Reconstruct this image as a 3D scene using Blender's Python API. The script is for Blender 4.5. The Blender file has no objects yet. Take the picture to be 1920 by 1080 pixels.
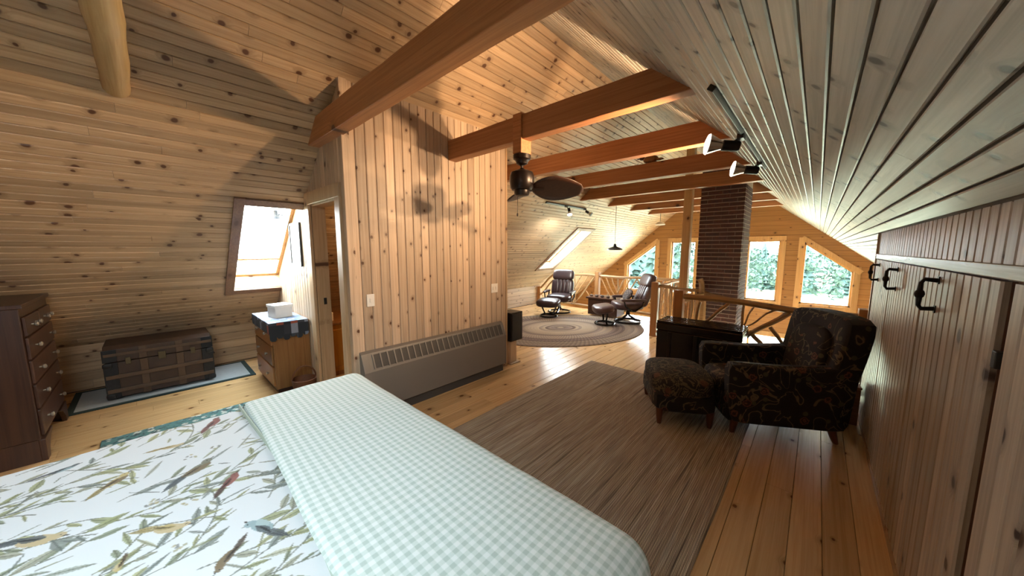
import bpy, math, random
import numpy as np
from mathutils import Vector, Matrix, noise as mnoise
random.seed(7)
PI = math.pi
SC = bpy.context.scene
COL = SC.collection
R = math.radians

# ------------------------------------------------------------------ camera
cam = bpy.data.cameras.new('camera'); cam_o = bpy.data.objects.new('camera', cam); COL.objects.link(cam_o)
cam.sensor_width = 36.0; cam.lens = 622.0 / 1920.0 * 36.0; cam.clip_start = 0.05; cam.clip_end = 500
cam_o.location = (0, 0, 1.6)
cam_o.rotation_euler = (R(90 - 6.717), 0, R(42.533))
SC.camera = cam_o

# ------------------------------------------------------------------ world, exposure
SC.view_settings.view_transform = 'Standard'; SC.view_settings.look = 'None'
SC.view_settings.gamma = 1.0; SC.view_settings.use_curve_mapping = False
SC.view_settings.exposure = 0.0
W = bpy.data.worlds.new('sky'); SC.world = W; W.use_nodes = True
wn = W.node_tree.nodes; wl = W.node_tree.links
bg = wn['Background']
tc = wn.new('ShaderNodeTexCoord'); sep = wn.new('ShaderNodeSeparateXYZ'); wl.new(tc.outputs['Generated'], sep.inputs[0])
rmp = wn.new('ShaderNodeValToRGB'); wl.new(sep.outputs[2], rmp.inputs[0]); wl.new(rmp.outputs[0], bg.inputs[0])
rmp.color_ramp.elements[0].position = 0.0; rmp.color_ramp.elements[0].color = (0.96, 0.98, 1, 1)
rmp.color_ramp.elements[1].position = 0.8; rmp.color_ramp.elements[1].color = (0.76, 0.88, 1, 1)
SKY = 52.0
bg.inputs[1].default_value = SKY

# ------------------------------------------------------------------ geometry constants (metres, camera foot = origin, +Y down the loft)
def zl(x): return 5.547 + 0.83 * x          # left roof plane
def zr(x): return 2.064 - 0.80 * x          # right roof plane
RX = -(5.547 - 2.064) / 1.63; RZ = zr(RX)   # ridge
XC = 0.398                                  # closet front
XP = -3.05                                  # partition face
YB, YG = -2.8, 11.3                         # back wall, far gable
YD, YE = 1.2, 3.19                          # partition near and far ends
XK = -6.05                                  # knee wall

# portal lights help sampling the daylight through the openings, the added skylight too
def portal(name, loc, nrm, sx, sy):
    l = bpy.data.lights.new(name, 'AREA'); l.shape = 'RECTANGLE'; l.size = sx; l.size_y = sy
    l.cycles.is_portal = True
    o = bpy.data.objects.new(name, l); COL.objects.link(o); o.location = loc
    o.rotation_euler = Vector(nrm).to_track_quat('-Z', 'Y').to_euler()
portal('daylight_portal', (-2.1, YG + 0.25, 1.0), (0, -1, 0), 6.0, 2.0)
portal('daylight_portal', (-2.1, YG + 0.25, -1.6), (0, -1, 0), 6.0, 1.9)
SKR = (-1.20, -0.22, RX + 0.0575 * 27, RX + 0.0575 * 37)   # added skylight, unseen in the near slope behind the camera, to light the bed
sun = bpy.data.lights.new('sun', 'SUN'); sun.energy = 38.0; sun.angle = R(2); sun.color = (1.0, 0.95, 0.86)
sun_o = bpy.data.objects.new('sun', sun); COL.objects.link(sun_o)
sun_o.rotation_euler = Vector((-0.30, -0.80, -0.52)).to_track_quat('-Z', 'Y').to_euler()

# ------------------------------------------------------------------ helpers
class MB:
    def __init__(s): s.v = []; s.f = []; s.m = None
    def add(s, vs, fs):
        n = len(s.v)
        s.v += [tuple(Vector(v)) for v in vs]; s.f += [tuple(i + n for i in f) for f in fs]; return s
    def box(s, x0, x1, y0, y1, z0, z1, M=None):
        vs = [Vector((x, y, z)) for z in (z0, z1) for y in (y0, y1) for x in (x0, x1)]
        if M is not None: vs = [M @ v for v in vs]
        return s.add(vs, [(0, 2, 3, 1), (4, 5, 7, 6), (0, 1, 5, 4), (2, 6, 7, 3), (0, 4, 6, 2), (1, 3, 7, 5)])
    def prism(s, poly, a0, a1, axis):
        # poly: 2D points in the two other axes (in xyz order), extruded along axis
        def mk(p, a):
            q = list(p); q.insert(axis, a); return q
        n = len(poly)
        vs = [mk(p, a0) for p in poly] + [mk(p, a1) for p in poly]
        fs = [tuple(range(n - 1, -1, -1)), tuple(range(n, 2 * n))] + [(i, (i + 1) % n, n + (i + 1) % n, n + i) for i in range(n)]
        if axis == 1: fs = [tuple(reversed(f)) for f in fs]
        return s.add(vs, fs)
    def tube(s, pts, rad, seg=8, cap=True):
        pts = [Vector(p) for p in pts]; n = len(pts)
        if not hasattr(rad, '__len__'): rad = [rad] * n
        t0 = (pts[1] - pts[0]).normalized()
        up = Vector((0, 0, 1)) if abs(t0.z) < 0.9 else Vector((1, 0, 0))
        a = t0.cross(up).normalized(); vs = []; fs = []
        for i, p in enumerate(pts):
            t = (pts[min(i + 1, n - 1)] - pts[max(i - 1, 0)]).normalized()
            a = (a - t * a.dot(t)).normalized(); b = t.cross(a)
            for k in range(seg):
                w = 2 * PI * k / seg; vs.append(p + (a * math.cos(w) + b * math.sin(w)) * rad[i])
        for i in range(n - 1):
            for k in range(seg):
                k2 = (k + 1) % seg
                fs.append((i * seg + k, i * seg + k2, (i + 1) * seg + k2, (i + 1) * seg + k))
        if cap:
            fs.append(tuple(range(seg - 1, -1, -1))); fs.append(tuple((n - 1) * seg + k for k in range(seg)))
        return s.add(vs, fs)
    def lathe(s, prof, seg=24, M=None):
        vs = []; fs = []
        for r, z in prof:
            for k in range(seg):
                w = 2 * PI * k / seg; vs.append(Vector((r * math.cos(w), r * math.sin(w), z)))
        if M is not None: vs = [M @ v for v in vs]
        for i in range(len(prof) - 1):
            for k in range(seg):
                k2 = (k + 1) % seg
                fs.append((i * seg + k, i * seg + k2, (i + 1) * seg + k2, (i + 1) * seg + k))
        fs.append(tuple(range(seg - 1, -1, -1))); fs.append(tuple((len(prof) - 1) * seg + k for k in range(seg)))
        return s.add(vs, fs)
    def soft(s, c, h, p=5, n=7, M=None, fn=None):
        # rounded block: centre c, half sizes h, superellipsoid exponent p
        idx = {}; vs = []; fs = []
        def vert(t):
            k = tuple(round(q, 4) for q in t)
            if k not in idx:
                L = sum(abs(q) ** p for q in t) ** (1.0 / p)
                v = Vector((t[0] / L * h[0] + c[0], t[1] / L * h[1] + c[1], t[2] / L * h[2] + c[2]))
                if fn: v = fn(v)
                if M is not None: v = M @ v
                idx[k] = len(vs); vs.append(v)
            return idx[k]
        g = [math.tan((2.0 * i / n - 1) * PI / 4) for i in range(n + 1)]
        for ax in range(3):
            for sg in (-1, 1):
                for i in range(n):
                    for j in range(n):
                        q = []
                        for a, b in ((i, j), (i + 1, j), (i + 1, j + 1), (i, j + 1)):
                            t = [g[a], g[b]]; t.insert(ax, float(sg)); q.append(vert(t))
                        if (sg > 0) == (ax == 1): q.reverse()
                        fs.append(tuple(q))
        return s.add(vs, fs)
    def mesh(s, name, mat, smooth=40):
        me = bpy.data.meshes.new(name); me.from_pydata(s.v, [], s.f); me.update()
        if mat: me.materials.append(mat)
        if smooth:
            me.shade_smooth(); me.set_sharp_from_angle(angle=R(smooth))
        return me
    def build(s, name, mat, parent=None, smooth=40, bevel=0, loc=None):
        o = bpy.data.objects.new(name, s.mesh(name, mat, smooth)); COL.objects.link(o)
        if parent: o.parent = parent
        if loc: o.location = loc
        if bevel:
            b = o.modifiers.new('bevel', 'BEVEL'); b.width = bevel; b.segments = 2; b.limit_method = 'ANGLE'; b.angle_limit = R(50)
        return o

def tag(o, label, cat, group=None):
    o['label'] = label; o['category'] = cat
    if group: o['group'] = group
    return o
def thing(name, label, cat, loc=(0, 0, 0), rz=0, group=None):
    o = bpy.data.objects.new(name, None); COL.objects.link(o); o.location = loc; o.rotation_euler = (0, 0, rz)
    o.empty_display_size = 0.1
    return tag(o, label, cat, group)
def struct(o): o['kind'] = 'structure'; return o
def stuff(o): o['kind'] = 'stuff'; return o
def share(name, me, parent, M):
    o = bpy.data.objects.new(name, me); COL.objects.link(o); o.parent = parent; o.matrix_local = M; return o

def wob(p0, p1, n=8, amp=0.01, seed=0):
    rr = random.Random(seed); p0 = Vector(p0); p1 = Vector(p1); out = []
    ph = [rr.random() * 6 for _ in range(6)]
    for i in range(n + 1):
        t = i / n; e = math.sin(PI * t) ** 0.5 if 0 < t < 1 else 0
        d = Vector([math.sin(ph[k] + t * (3 + 2 * k)) * amp * e for k in range(3)])
        out.append(p0.lerp(p1, t) + d)
    return out
def logtube(mb, p0, p1, r0, r1=None, amp=0.01, seed=0, n=8, seg=8):
    r1 = r1 or r0; rr = random.Random(seed + 99)
    mb.tube(wob(p0, p1, n, amp, seed), [r0 + (r1 - r0) * i / n + rr.uniform(-.08, .08) * r0 for i in range(n + 1)], seg)
    return mb

# ------------------------------------------------------------------ materials
class NT:
    def __init__(s, name):
        s.mat = bpy.data.materials.new(name); s.mat.use_nodes = True; s.t = s.mat.node_tree; s.n = s.t.nodes
        s.b = s.n['Principled BSDF']; s.out = s.n['Material Output']
    def N(s, ty, **k):
        nd = s.n.new(ty)
        for a, b in k.items(): setattr(nd, a, b)
        return nd
    def L(s, a, b): s.t.links.new(a, b)
    def put(s, sock, v):
        if hasattr(v, 'is_output'): s.L(v, sock)
        else: sock.default_value = v
    def math(s, op, a, b=None, clamp=False):
        nd = s.N('ShaderNodeMath', operation=op, use_clamp=clamp); s.put(nd.inputs[0], a)
        if b is not None: s.put(nd.inputs[1], b)
        return nd.outputs[0]
    def mix(s, fac, a, b, ty='MIX'):
        nd = s.N('ShaderNodeMix', data_type='RGBA', blend_type=ty)
        s.put(nd.inputs[0], fac); s.put(nd.inputs[6], a if hasattr(a, 'is_output') else (*a, 1)); s.put(nd.inputs[7], b if hasattr(b, 'is_output') else (*b, 1))
        return nd.outputs[2]
    def ramp(s, fac, stops, interp='LINEAR'):
        nd = s.N('ShaderNodeValToRGB'); s.L(fac, nd.inputs[0]); cr = nd.color_ramp; cr.interpolation = interp
        while len(cr.elements) < len(stops): cr.elements.new(0.5)
        for e, (p, c) in zip(cr.elements, stops): e.position = p; e.color = (*c, 1) if len(c) == 3 else c
        return nd.outputs[0]
    def rng(s, v, a, b, c=0.0, d=1.0, smooth=True):
        nd = s.N('ShaderNodeMapRange', interpolation_type='SMOOTHSTEP' if smooth else 'LINEAR'); s.L(v, nd.inputs[0])
        for i, q in enumerate((a, b, c, d)): nd.inputs[i + 1].default_value = q
        return nd.outputs[0]
    def comb(s, x, y, z):
        nd = s.N('ShaderNodeCombineXYZ'); s.put(nd.inputs[0], x); s.put(nd.inputs[1], y); s.put(nd.inputs[2], z); return nd.outputs[0]
    def noise(s, vec, scale, detail=3, rough=0.5, dist=0.0, dim='3D'):
        nd = s.N('ShaderNodeTexNoise', noise_dimensions=dim); s.L(vec, nd.inputs['Vector']); nd.inputs['Scale'].default_value = scale
        nd.inputs['Detail'].default_value = detail; nd.inputs['Roughness'].default_value = rough; nd.inputs['Distortion'].default_value = dist
        return nd.outputs[0]
    def voro(s, vec, scale, feature='F1', dim='3D', rand=1.0):
        nd = s.N('ShaderNodeTexVoronoi', feature=feature, voronoi_dimensions=dim); s.L(vec, nd.inputs['Vector']); nd.inputs['Scale'].default_value = scale
        nd.inputs['Randomness'].default_value = rand
        return nd
    def bump(s, h, dist=0.002, strength=0.5):
        nd = s.N('ShaderNodeBump'); s.L(h, nd.inputs['Height']); nd.inputs['Distance'].default_value = dist; nd.inputs['Strength'].default_value = strength
        s.L(nd.outputs[0], s.b.inputs['Normal'])
    def done(s, color=None, rough=None, metal=None, coat=None, spec=None):
        if color is not None: s.put(s.b.inputs['Base Color'], color if hasattr(color, 'is_output') else (*color, 1))
        if rough is not None: s.put(s.b.inputs['Roughness'], rough)
        if metal is not None: s.b.inputs['Metallic'].default_value = metal
        if coat is not None: s.b.inputs['Coat Weight'].default_value = coat; s.b.inputs['Coat Roughness'].default_value = 0.12
        if spec is not None: s.b.inputs['Specular IOR Level'].default_value = spec
        return s.mat

def plain(name, c, rough=0.5, metal=0.0, vary=0.12, scale=18, coat=None, bump=0.0, spec=None):
    m = NT(name); tcn = m.N('ShaderNodeTexCoord').outputs['Object']
    f = m.noise(tcn, scale, 4)
    col = m.mix(f, tuple(q * (1 - vary) for q in c), tuple(min(1, q * (1 + vary)) for q in c))
    if bump: m.bump(m.noise(tcn, scale * 8, 3), bump, 0.6)
    return m.done(col, rough, metal, coat, spec)

def wood(name, al, cr, light, dark, knot=(0.10, 0.04, 0.018), rough=0.45, kscale=4.2, krad=0.16, kprob=0.45, vary=0.28, coat=None, local=False, grain=1.0, spec=None):
    """pine: al = axis of the grain, cr = axis across it; metres"""
    m = NT(name)
    if local: pos = m.N('ShaderNodeTexCoord').outputs['Object']
    else: pos = m.N('ShaderNodeNewGeometry').outputs['Position']
    sp = m.N('ShaderNodeSeparateXYZ'); m.L(pos, sp.inputs[0])
    oi = m.N('ShaderNodeObjectInfo').outputs['Random']
    A = sp.outputs[al]; X = sp.outputs[cr]; T = sp.outputs[3 - al - cr]
    off = m.math('MULTIPLY', oi, 37.0)
    A2 = m.math('ADD', A, off)
    # knots
    kv = m.comb(m.math('MULTIPLY', A2, 0.75), m.math('ADD', X, m.math('MULTIPLY', oi, 11.0)), T)
    wob_ = m.noise(kv, 14, 2); kv2 = m.N('ShaderNodeVectorMath', operation='MULTIPLY_ADD')
    m.L(kv, kv2.inputs[0]); kv2.inputs[1].default_value = (1, 1, 0)
    wv = m.comb(m.math('MULTIPLY', wob_, 0.02), m.math('MULTIPLY', wob_, 0.015), 0.0); m.L(wv, kv2.inputs[2])
    vo = m.voro(kv2.outputs[0], kscale, dim='2D')
    sc = m.N('ShaderNodeSeparateColor'); m.L(vo.outputs['Color'], sc.inputs[0])
    keep = m.math('LESS_THAN', sc.outputs[0], kprob)
    size = m.rng(sc.outputs[1], 0, 1, 0.45, 1.1, False)
    kd = m.math('DIVIDE', vo.outputs['Distance'], size)
    kcore = m.math('MULTIPLY', m.rng(kd, krad * 0.32, krad * 0.62, 1, 0), keep)
    khalo = m.math('MULTIPLY', m.rng(kd, krad * 0.4, krad * 1.6, 1, 0), keep)
    # grain bends round the knots
    Xg = m.math('ADD', m.math('MULTIPLY', X, 55.0), m.math('MULTIPLY', khalo, 1.6))
    gv = m.comb(m.math('MULTIPLY', A2, 1.3), Xg, m.math('MULTIPLY', T, 55.0))
    g = m.noise(gv, 1.0, 4, 0.6, 0.4)
    big = m.noise(m.comb(m.math('MULTIPLY', A2, 0.7), m.math('MULTIPLY', X, 9.0), m.math('MULTIPLY', T, 9.0)), 1.0, 2)
    col = m.mix(m.rng(g, 0.32, 0.72), light, dark)
    col = m.mix(m.math('MULTIPLY', m.rng(big, 0.3, 0.7), 0.35 * grain), col, tuple(q * 0.72 for q in light))
    col = m.mix(m.math('MULTIPLY', khalo, 0.5), col, tuple(q * 0.55 for q in dark))
    col = m.mix(kcore, col, knot)
    v = m.rng(oi, 0, 1, 1 - vary, 1 + vary * 0.45, False)
    vm = m.N('ShaderNodeVectorMath', operation='SCALE'); m.L(col, vm.inputs[0]); m.L(v, vm.inputs['Scale'])
    m.bump(m.math('SUBTRACT', g, m.math('MULTIPLY', kcore, 0.5)), 0.0015, 0.35)
    return m.done(vm.outputs[0], rough, None, coat, spec)

PALE_L, PALE_D = (0.59, 0.415, 0.255), (0.43, 0.28, 0.158)
M = {}
M['slope'] = wood('pine_boards_slope', 1, 0, PALE_L, PALE_D, rough=0.42, kscale=6.4, kprob=0.66, krad=0.20, vary=0.24)
M['knee'] = wood('pine_boards_knee', 1, 2, PALE_L, PALE_D, rough=0.42, kscale=5.0, kprob=0.5)
M['slope_r'] = wood('pine_boards_slope_whitewashed', 1, 0, (0.50, 0.455, 0.385), (0.33, 0.29, 0.235), knot=(0.04, 0.028, 0.022), rough=0.38, kscale=8.0, kprob=0.62, krad=0.26)
M['part'] = wood('pine_boards_partition', 2, 1, (0.62, 0.465, 0.33), (0.46, 0.32, 0.215), rough=0.45, kscale=6.0, kprob=.65, krad=.16)
M['doorw'] = wood('pine_boards_door_wall', 2, 0, (0.62, 0.47, 0.33), (0.44, 0.31, 0.20), rough=0.45)
M['casing'] = wood('pine_casing', 2, 0, (0.60, 0.40, 0.23), (0.42, 0.25, 0.12), rough=0.4)
M['floor'] = wood('pine_floor_planks', 1, 0, (0.68, 0.43, 0.205), (0.54, 0.315, 0.13), knot=(0.17, 0.075, 0.03), rough=0.24, kscale=4.2, krad=0.15, kprob=0.6, vary=0.2, spec=0.6)
M['gable'] = wood('pine_gable_boards', 0, 2, (0.50, 0.26, 0.085), (0.37, 0.175, 0.05), rough=0.45)
M['gable_trim'] = wood('pine_gable_trim', 2, 0, (0.66, 0.42, 0.19), (0.52, 0.30, 0.12), rough=0.4)
M['beam'] = wood('beam_wood', 0, 2, (0.46, 0.20, 0.075), (0.31, 0.115, 0.038), knot=(0.06, 0.02, 0.01), rough=0.5, kscale=2.0, krad=0.12, vary=0.25)
M['logpale'] = wood('peeled_log', 0, 2, (0.62, 0.43, 0.20), (0.48, 0.30, 0.12), rough=0.5, kscale=2.5)
M['closet'] = wood('closet_boards', 2, 1, (0.47, 0.375, 0.285), (0.30, 0.225, 0.165), knot=(0.05, 0.025, 0.015), rough=0.42, kscale=4.0, vary=0.25)
M['closet_rail'] = wood('closet_rail', 1, 2, (0.38, 0.27, 0.19), (0.25, 0.17, 0.11), rough=0.26)
M['closet_dark'] = wood('closet_gap_wood', 2, 1, (0.13, 0.055, 0.025), (0.08, 0.03, 0.014), rough=0.4)
M['groove'] = plain('board_backing', (0.10, 0.06, 0.035), 0.8)
M['rustic'] = wood('rustic_log', 0, 2, (0.50, 0.30, 0.13), (0.33, 0.18, 0.07), rough=0.5, local=True)
M['post'] = wood('rail_post_wood', 2, 0, (0.52, 0.25, 0.085), (0.38, 0.16, 0.05), rough=0.45)
M['walnut'] = wood('dark_chest_wood', 2, 0, (0.075, 0.031, 0.017), (0.036, 0.013, 0.008), rough=0.35, kprob=0.1)
M['oak'] = wood('golden_cabinet_wood', 2, 1, (0.36, 0.16, 0.05), (0.24, 0.09, 0.025), rough=0.35, kprob=0.1)
M['orange'] = wood('orange_cabinet_wood', 2, 1, (0.55, 0.24, 0.03), (0.42, 0.16, 0.02), rough=0.35, kprob=0.2)
M['leg'] = plain('turned_leg_wood', (0.11, 0.036, 0.016), 0.35)
M['black'] = plain('black_metal', (0.012, 0.012, 0.013), 0.4, 0.3)
M['iron'] = plain('wrought_iron', (0.02, 0.018, 0.016), 0.5, 0.6, bump=0.001)
M['bronze'] = plain('fan_bronze', (0.016, 0.010, 0.008), 0.35, 0.5)
M['fanblade'] = wood('fan_blade_wood', 0, 1, (0.05, 0.022, 0.013), (0.028, 0.011, 0.007), rough=0.4, local=True, kprob=0.0)
M['grey_metal'] = plain('heater_enamel', (0.165, 0.145, 0.125), 0.38, 0.0, 0.05, 3)
M['grey_dark'] = plain('heater_grille_dark', (0.055, 0.05, 0.046), 0.6)
M['white_plastic'] = plain('white_plastic', (0.78, 0.74, 0.68), 0.35, 0, 0.03)
M['white_paper'] = plain('white_paper', (0.82, 0.80, 0.76), 0.7, 0, 0.04)
M['leather'] = plain('brown_leather', (0.028, 0.014, 0.014), 0.3, 0, 0.3, 12, bump=0.0008)
M['leather_m'] = plain('mauve_brown_leather', (0.065, 0.036, 0.036), 0.36, 0, 0.3, 12, bump=0.0008)
M['blackwood'] = plain('black_lacquer', (0.010, 0.008, 0.007), 0.17, 0, 0.3)
M['chrome'] = plain('silver_reflector', (0.75, 0.75, 0.75), 0.2, 1.0, 0.02)
M['brass'] = plain('dull_brass', (0.12, 0.09, 0.05), 0.4, 0.7)
M['mortar'] = plain('mortar', (0.50, 0.45, 0.40), 0.9, 0, 0.2, 40, bump=0.002)
M['knob'] = plain('pale_knob', (0.45, 0.40, 0.33), 0.25, 0.6, 0.05)
M['tin'] = plain('trunk_tin', (0.02, 0.02, 0.022), 0.4, 0.5, 0.4, 30)
M['hide'] = plain('trunk_canvas', (0.055, 0.028, 0.016), 0.6, 0, 0.4, 9)
M['slat'] = plain('trunk_slat', (0.085, 0.045, 0.022), 0.5, 0, 0.3, 14)
M['basket'] = plain('wicker', (0.16, 0.055, 0.02), 0.6, 0, 0.4, 60, bump=0.003)
M['mattress'] = plain('mattress_ticking', (0.75, 0.74, 0.72), 0.8)
M['field'] = plain('dry_field_grass', (0.42, 0.44, 0.30), 0.9, 0, 0.25, 0.3)
M['hill'] = plain('wooded_hill', (0.038, 0.056, 0.056), 0.95, 0, 0.45, 0.5, spec=0.0)
M['bark'] = plain('tree_bark', (0.10, 0.08, 0.06), 0.9)
M['lower_floor'] = plain('lower_floor_wood', (0.56, 0.45, 0.31), 0.3, 0, 0.2, 2)

def brick_mat():
    m = NT('dark_red_brick'); oi = m.N('ShaderNodeObjectInfo').outputs['Random']
    pos = m.N('ShaderNodeNewGeometry').outputs['Position']
    c = m.ramp(oi, [(0, (0.055, 0.022, 0.02)), (0.5, (0.085, 0.032, 0.028)), (1, (0.12, 0.045, 0.036))])
    c = m.mix(m.rng(m.noise(pos, 45, 4), 0.35, 0.75), c, (0.045, 0.026, 0.026))
    m.bump(m.noise(pos, 120, 3), 0.003, 0.7)
    return m.done(c, 0.8)
M['brick'] = brick_mat()

def foliage_mat(name, a, b):
    m = NT(name); pos = m.N('ShaderNodeNewGeometry').outputs['Position']; oi = m.N('ShaderNodeObjectInfo').outputs['Random']
    c = m.mix(m.noise(pos, 1.3, 4), a, b); c = m.mix(m.math('MULTIPLY', oi, 0.5), c, (0.032, 0.050, 0.040))
    return m.done(c, 0.9, spec=0.0)
M['fir'] = foliage_mat('fir_needles', (0.019, 0.036, 0.033), (0.042, 0.066, 0.058))
M['leafy'] = foliage_mat('tree_leaves', (0.026, 0.044, 0.034), (0.058, 0.082, 0.064))

def emit(name, c, s):
    m = NT(name); m.done((0.8, 0.8, 0.8), 0.4); m.b.inputs['Emission Color'].default_value = (*c, 1); m.b.inputs['Emission Strength'].default_value = s
    return m.mat
M['bulb'] = emit('lit_bulb', (1.0, 0.93, 0.82), 3.0)
M['bulb_dim'] = emit('lit_bulb_dim', (1.0, 0.95, 0.9), 4.0)

def glass_mat(name, tint=(0.96, 0.99, 0.98)):
    m = NT(name); m.n.remove(m.b)
    tr = m.N('ShaderNodeBsdfTransparent'); tr.inputs[0].default_value = (*tint, 1)
    gl = m.N('ShaderNodeBsdfGlossy'); gl.inputs['Roughness'].default_value = 0.02
    fr = m.N('ShaderNodeFresnel'); fr.inputs[0].default_value = 1.45
    mx = m.N('ShaderNodeMixShader'); m.L(m.math('MULTIPLY', fr.outputs[0], 0.25), mx.inputs[0]); m.L(tr.outputs[0], mx.inputs[1]); m.L(gl.outputs[0], mx.inputs[2])
    m.L(mx.outputs[0], m.out.inputs[0]); return m.mat
M['glass'] = glass_mat('window_glass')

def gingham():
    m = NT('sage_gingham'); tx = m.N('ShaderNodeAttribute', attribute_name='flat')
    sp = m.N('ShaderNodeSeparateXYZ'); m.L(tx.outputs['Vector'], sp.inputs[0])
    def st(q):
        f = m.math('SINE', m.math('MULTIPLY', q, 2 * PI / 0.031)); return m.rng(f, -0.35, 0.35)
    s = m.math('MULTIPLY', m.math('ADD', st(sp.outputs[0]), st(sp.outputs[1])), 0.5)
    c = m.ramp(s, [(0, (0.80, 0.86, 0.84)), (0.5, (0.66, 0.75, 0.71)), (1, (0.50, 0.61, 0.56))])
    m.bump(m.noise(tx.outputs['Vector'], 500, 2), 0.0008, 0.4)
    return m.done(c, 0.85)
M['gingham'] = gingham()
def printed():
    m = NT('printed_bird_cotton'); a = m.N('ShaderNodeAttribute', attribute_name='print')
    return m.done(a.outputs['Color'], 0.85)
M['print'] = printed()
M['throw_edge'] = plain('throw_underside', (0.42, 0.50, 0.42), 0.85)

def runner_mat():
    m = NT('striped_rag_runner'); pos = m.N('ShaderNodeNewGeometry').outputs['Position']
    sp = m.N('ShaderNodeSeparateXYZ'); m.L(pos, sp.inputs[0])
    v = m.comb(m.math('MULTIPLY', sp.outputs[0], 40.0), m.math('MULTIPLY', sp.outputs[1], 0.7), 0.0)
    n1 = m.noise(v, 1.0, 3, 0.6)
    c = m.ramp(n1, [(0.28, (0.10, 0.07, 0.055)), (0.40, (0.34, 0.26, 0.175)), (0.47, (0.52, 0.42, 0.29)), (0.53, (0.30, 0.215, 0.155)), (0.6, (0.58, 0.49, 0.36)), (0.72, (0.22, 0.165, 0.13))])
    fine = m.math('SINE', m.math('MULTIPLY', sp.outputs[0], 2 * PI / 0.012))
    ch = m.math('SINE', m.math('ADD', m.math('MULTIPLY', sp.outputs[1], 2 * PI / 0.016), m.math('MULTIPLY', sp.outputs[0], 900.0)))
    h = m.math('ADD', fine, m.math('MULTIPLY', ch, 0.6))
    c = m.mix(m.rng(h, -1.4, 0.6, 0.45, 0.0), c, (0.035, 0.026, 0.02))
    m.bump(h, 0.003, 0.6)
    return m.done(c, 0.95)
M['runner'] = runner_mat()
def oval_mat():
    m = NT('braided_oval'); tcn = m.N('ShaderNodeTexCoord').outputs['Object']
    sp = m.N('ShaderNodeSeparateXYZ'); m.L(tcn, sp.inputs[0])
    x = m.math('DIVIDE', sp.outputs[0], 1.75); y = m.math('DIVIDE', sp.outputs[1], 1.3)
    r = m.math('SQRT', m.math('ADD', m.math('MULTIPLY', x, x), m.math('MULTIPLY', y, y)))
    k = m.math('FLOOR', m.math('MULTIPLY', r, 27.0))
    n = m.N('ShaderNodeTexWhiteNoise', noise_dimensions='1D'); m.L(k, n.inputs['W'])
    c = m.ramp(n.outputs[0], [(0, (0.10, 0.065, 0.045)), (0.35, (0.21, 0.15, 0.10)), (0.6, (0.34, 0.26, 0.17)), (0.85, (0.15, 0.10, 0.08)), (1, (0.26, 0.2, 0.15))])
    an = m.math('ARCTAN2', y, x)
    br = m.math('SINE', m.math('ADD', m.math('MULTIPLY', an, 120.0), m.math('MULTIPLY', k, 2.0)))
    c = m.mix(m.rng(br, -0.2, 0.9, 0, 0.5), c, (0.09, 0.06, 0.045))
    m.bump(br, 0.004, 0.5)
    return m.done(c, 0.95)
M['oval'] = oval_mat()
def floral_rug():
    m = NT('teal_floral_rug'); pos = m.N('ShaderNodeNewGeometry').outputs['Position']
    v = m.voro(pos, 16); c = m.mix(m.rng(v.outputs['Distance'], 0.25, 0.45), (0.42, 0.42, 0.36), (0.06, 0.14, 0.13))
    c = m.mix(m.rng(m.noise(pos, 30, 3), 0.5, 0.65), c, (0.03, 0.05, 0.05)); return m.done(c, 0.95)
M['tealrug'] = floral_rug()
M['bluerug'] = plain('pale_blue_rug', (0.34, 0.37, 0.38), 0.95, 0, 0.12, 30, bump=0.002)
M['rugborder'] = plain('dark_green_rug_border', (0.016, 0.034, 0.032), 0.95)
def tapestry():
    m = NT('dark_floral_tapestry'); tcn = m.N('ShaderNodeTexCoord').outputs['Object']
    w = m.noise(tcn, 5.0, 2, 0.5, 1.4)
    vine = m.rng(m.math('ABSOLUTE', m.math('SUBTRACT', w, 0.5)), 0.008, 0.022, 1, 0)
    c = m.mix(vine, (0.0085, 0.0075, 0.0075), (0.12, 0.09, 0.055))
    vo = m.voro(tcn, 7.5); pet = m.noise(tcn, 45, 2)
    sc = m.N('ShaderNodeSeparateColor'); m.L(vo.outputs['Color'], sc.inputs[0])
    d = m.math('ADD', vo.outputs['Distance'], m.math('MULTIPLY', pet, 0.25))
    ring = m.math('SINE', m.math('MULTIPLY', d, 42.0))
    flower = m.math('MULTIPLY', m.rng(d, 0.34, 0.42, 1, 0), m.math('LESS_THAN', sc.outputs[0], 0.75))
    fc = m.mix(m.rng(ring, -0.4, 0.6), (0.026, 0.011, 0.009), (0.13, 0.05, 0.032))
    c = m.mix(flower, c, fc)
    lf = m.voro(tcn, 13.0); sl = m.N('ShaderNodeSeparateColor'); m.L(lf.outputs['Color'], sl.inputs[0])
    leaf = m.math('MULTIPLY', m.rng(lf.outputs['Distance'], 0.22, 0.30, 1, 0), m.math('LESS_THAN', sl.outputs[0], 0.35))
    c = m.mix(m.math('MULTIPLY', leaf, m.math('SUBTRACT', 1.0, flower)), c, (0.06, 0.055, 0.032))
    m.bump(m.noise(tcn, 300, 2), 0.001, 0.4)
    return m.done(c, 0.85)
M['tapestry'] = tapestry()
def tapestry2():
    m = NT('striped_leaf_tapestry'); tcn = m.N('ShaderNodeTexCoord').outputs['Object']
    w = m.noise(tcn, 9, 2, 0.5, 1.5); vine = m.rng(m.math('SINE', m.math('MULTIPLY', w, 40.0)), 0.2, 0.7)
    c = m.mix(vine, (0.010, 0.009, 0.008), (0.10, 0.078, 0.045))
    v = m.voro(tcn, 7.0); c = m.mix(m.rng(v.outputs['Distance'], 0.2, 0.3, 0.8, 0), c, (0.10, 0.04, 0.025))
    return m.done(c, 0.85)
M['tapestry2'] = tapestry2()
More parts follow.
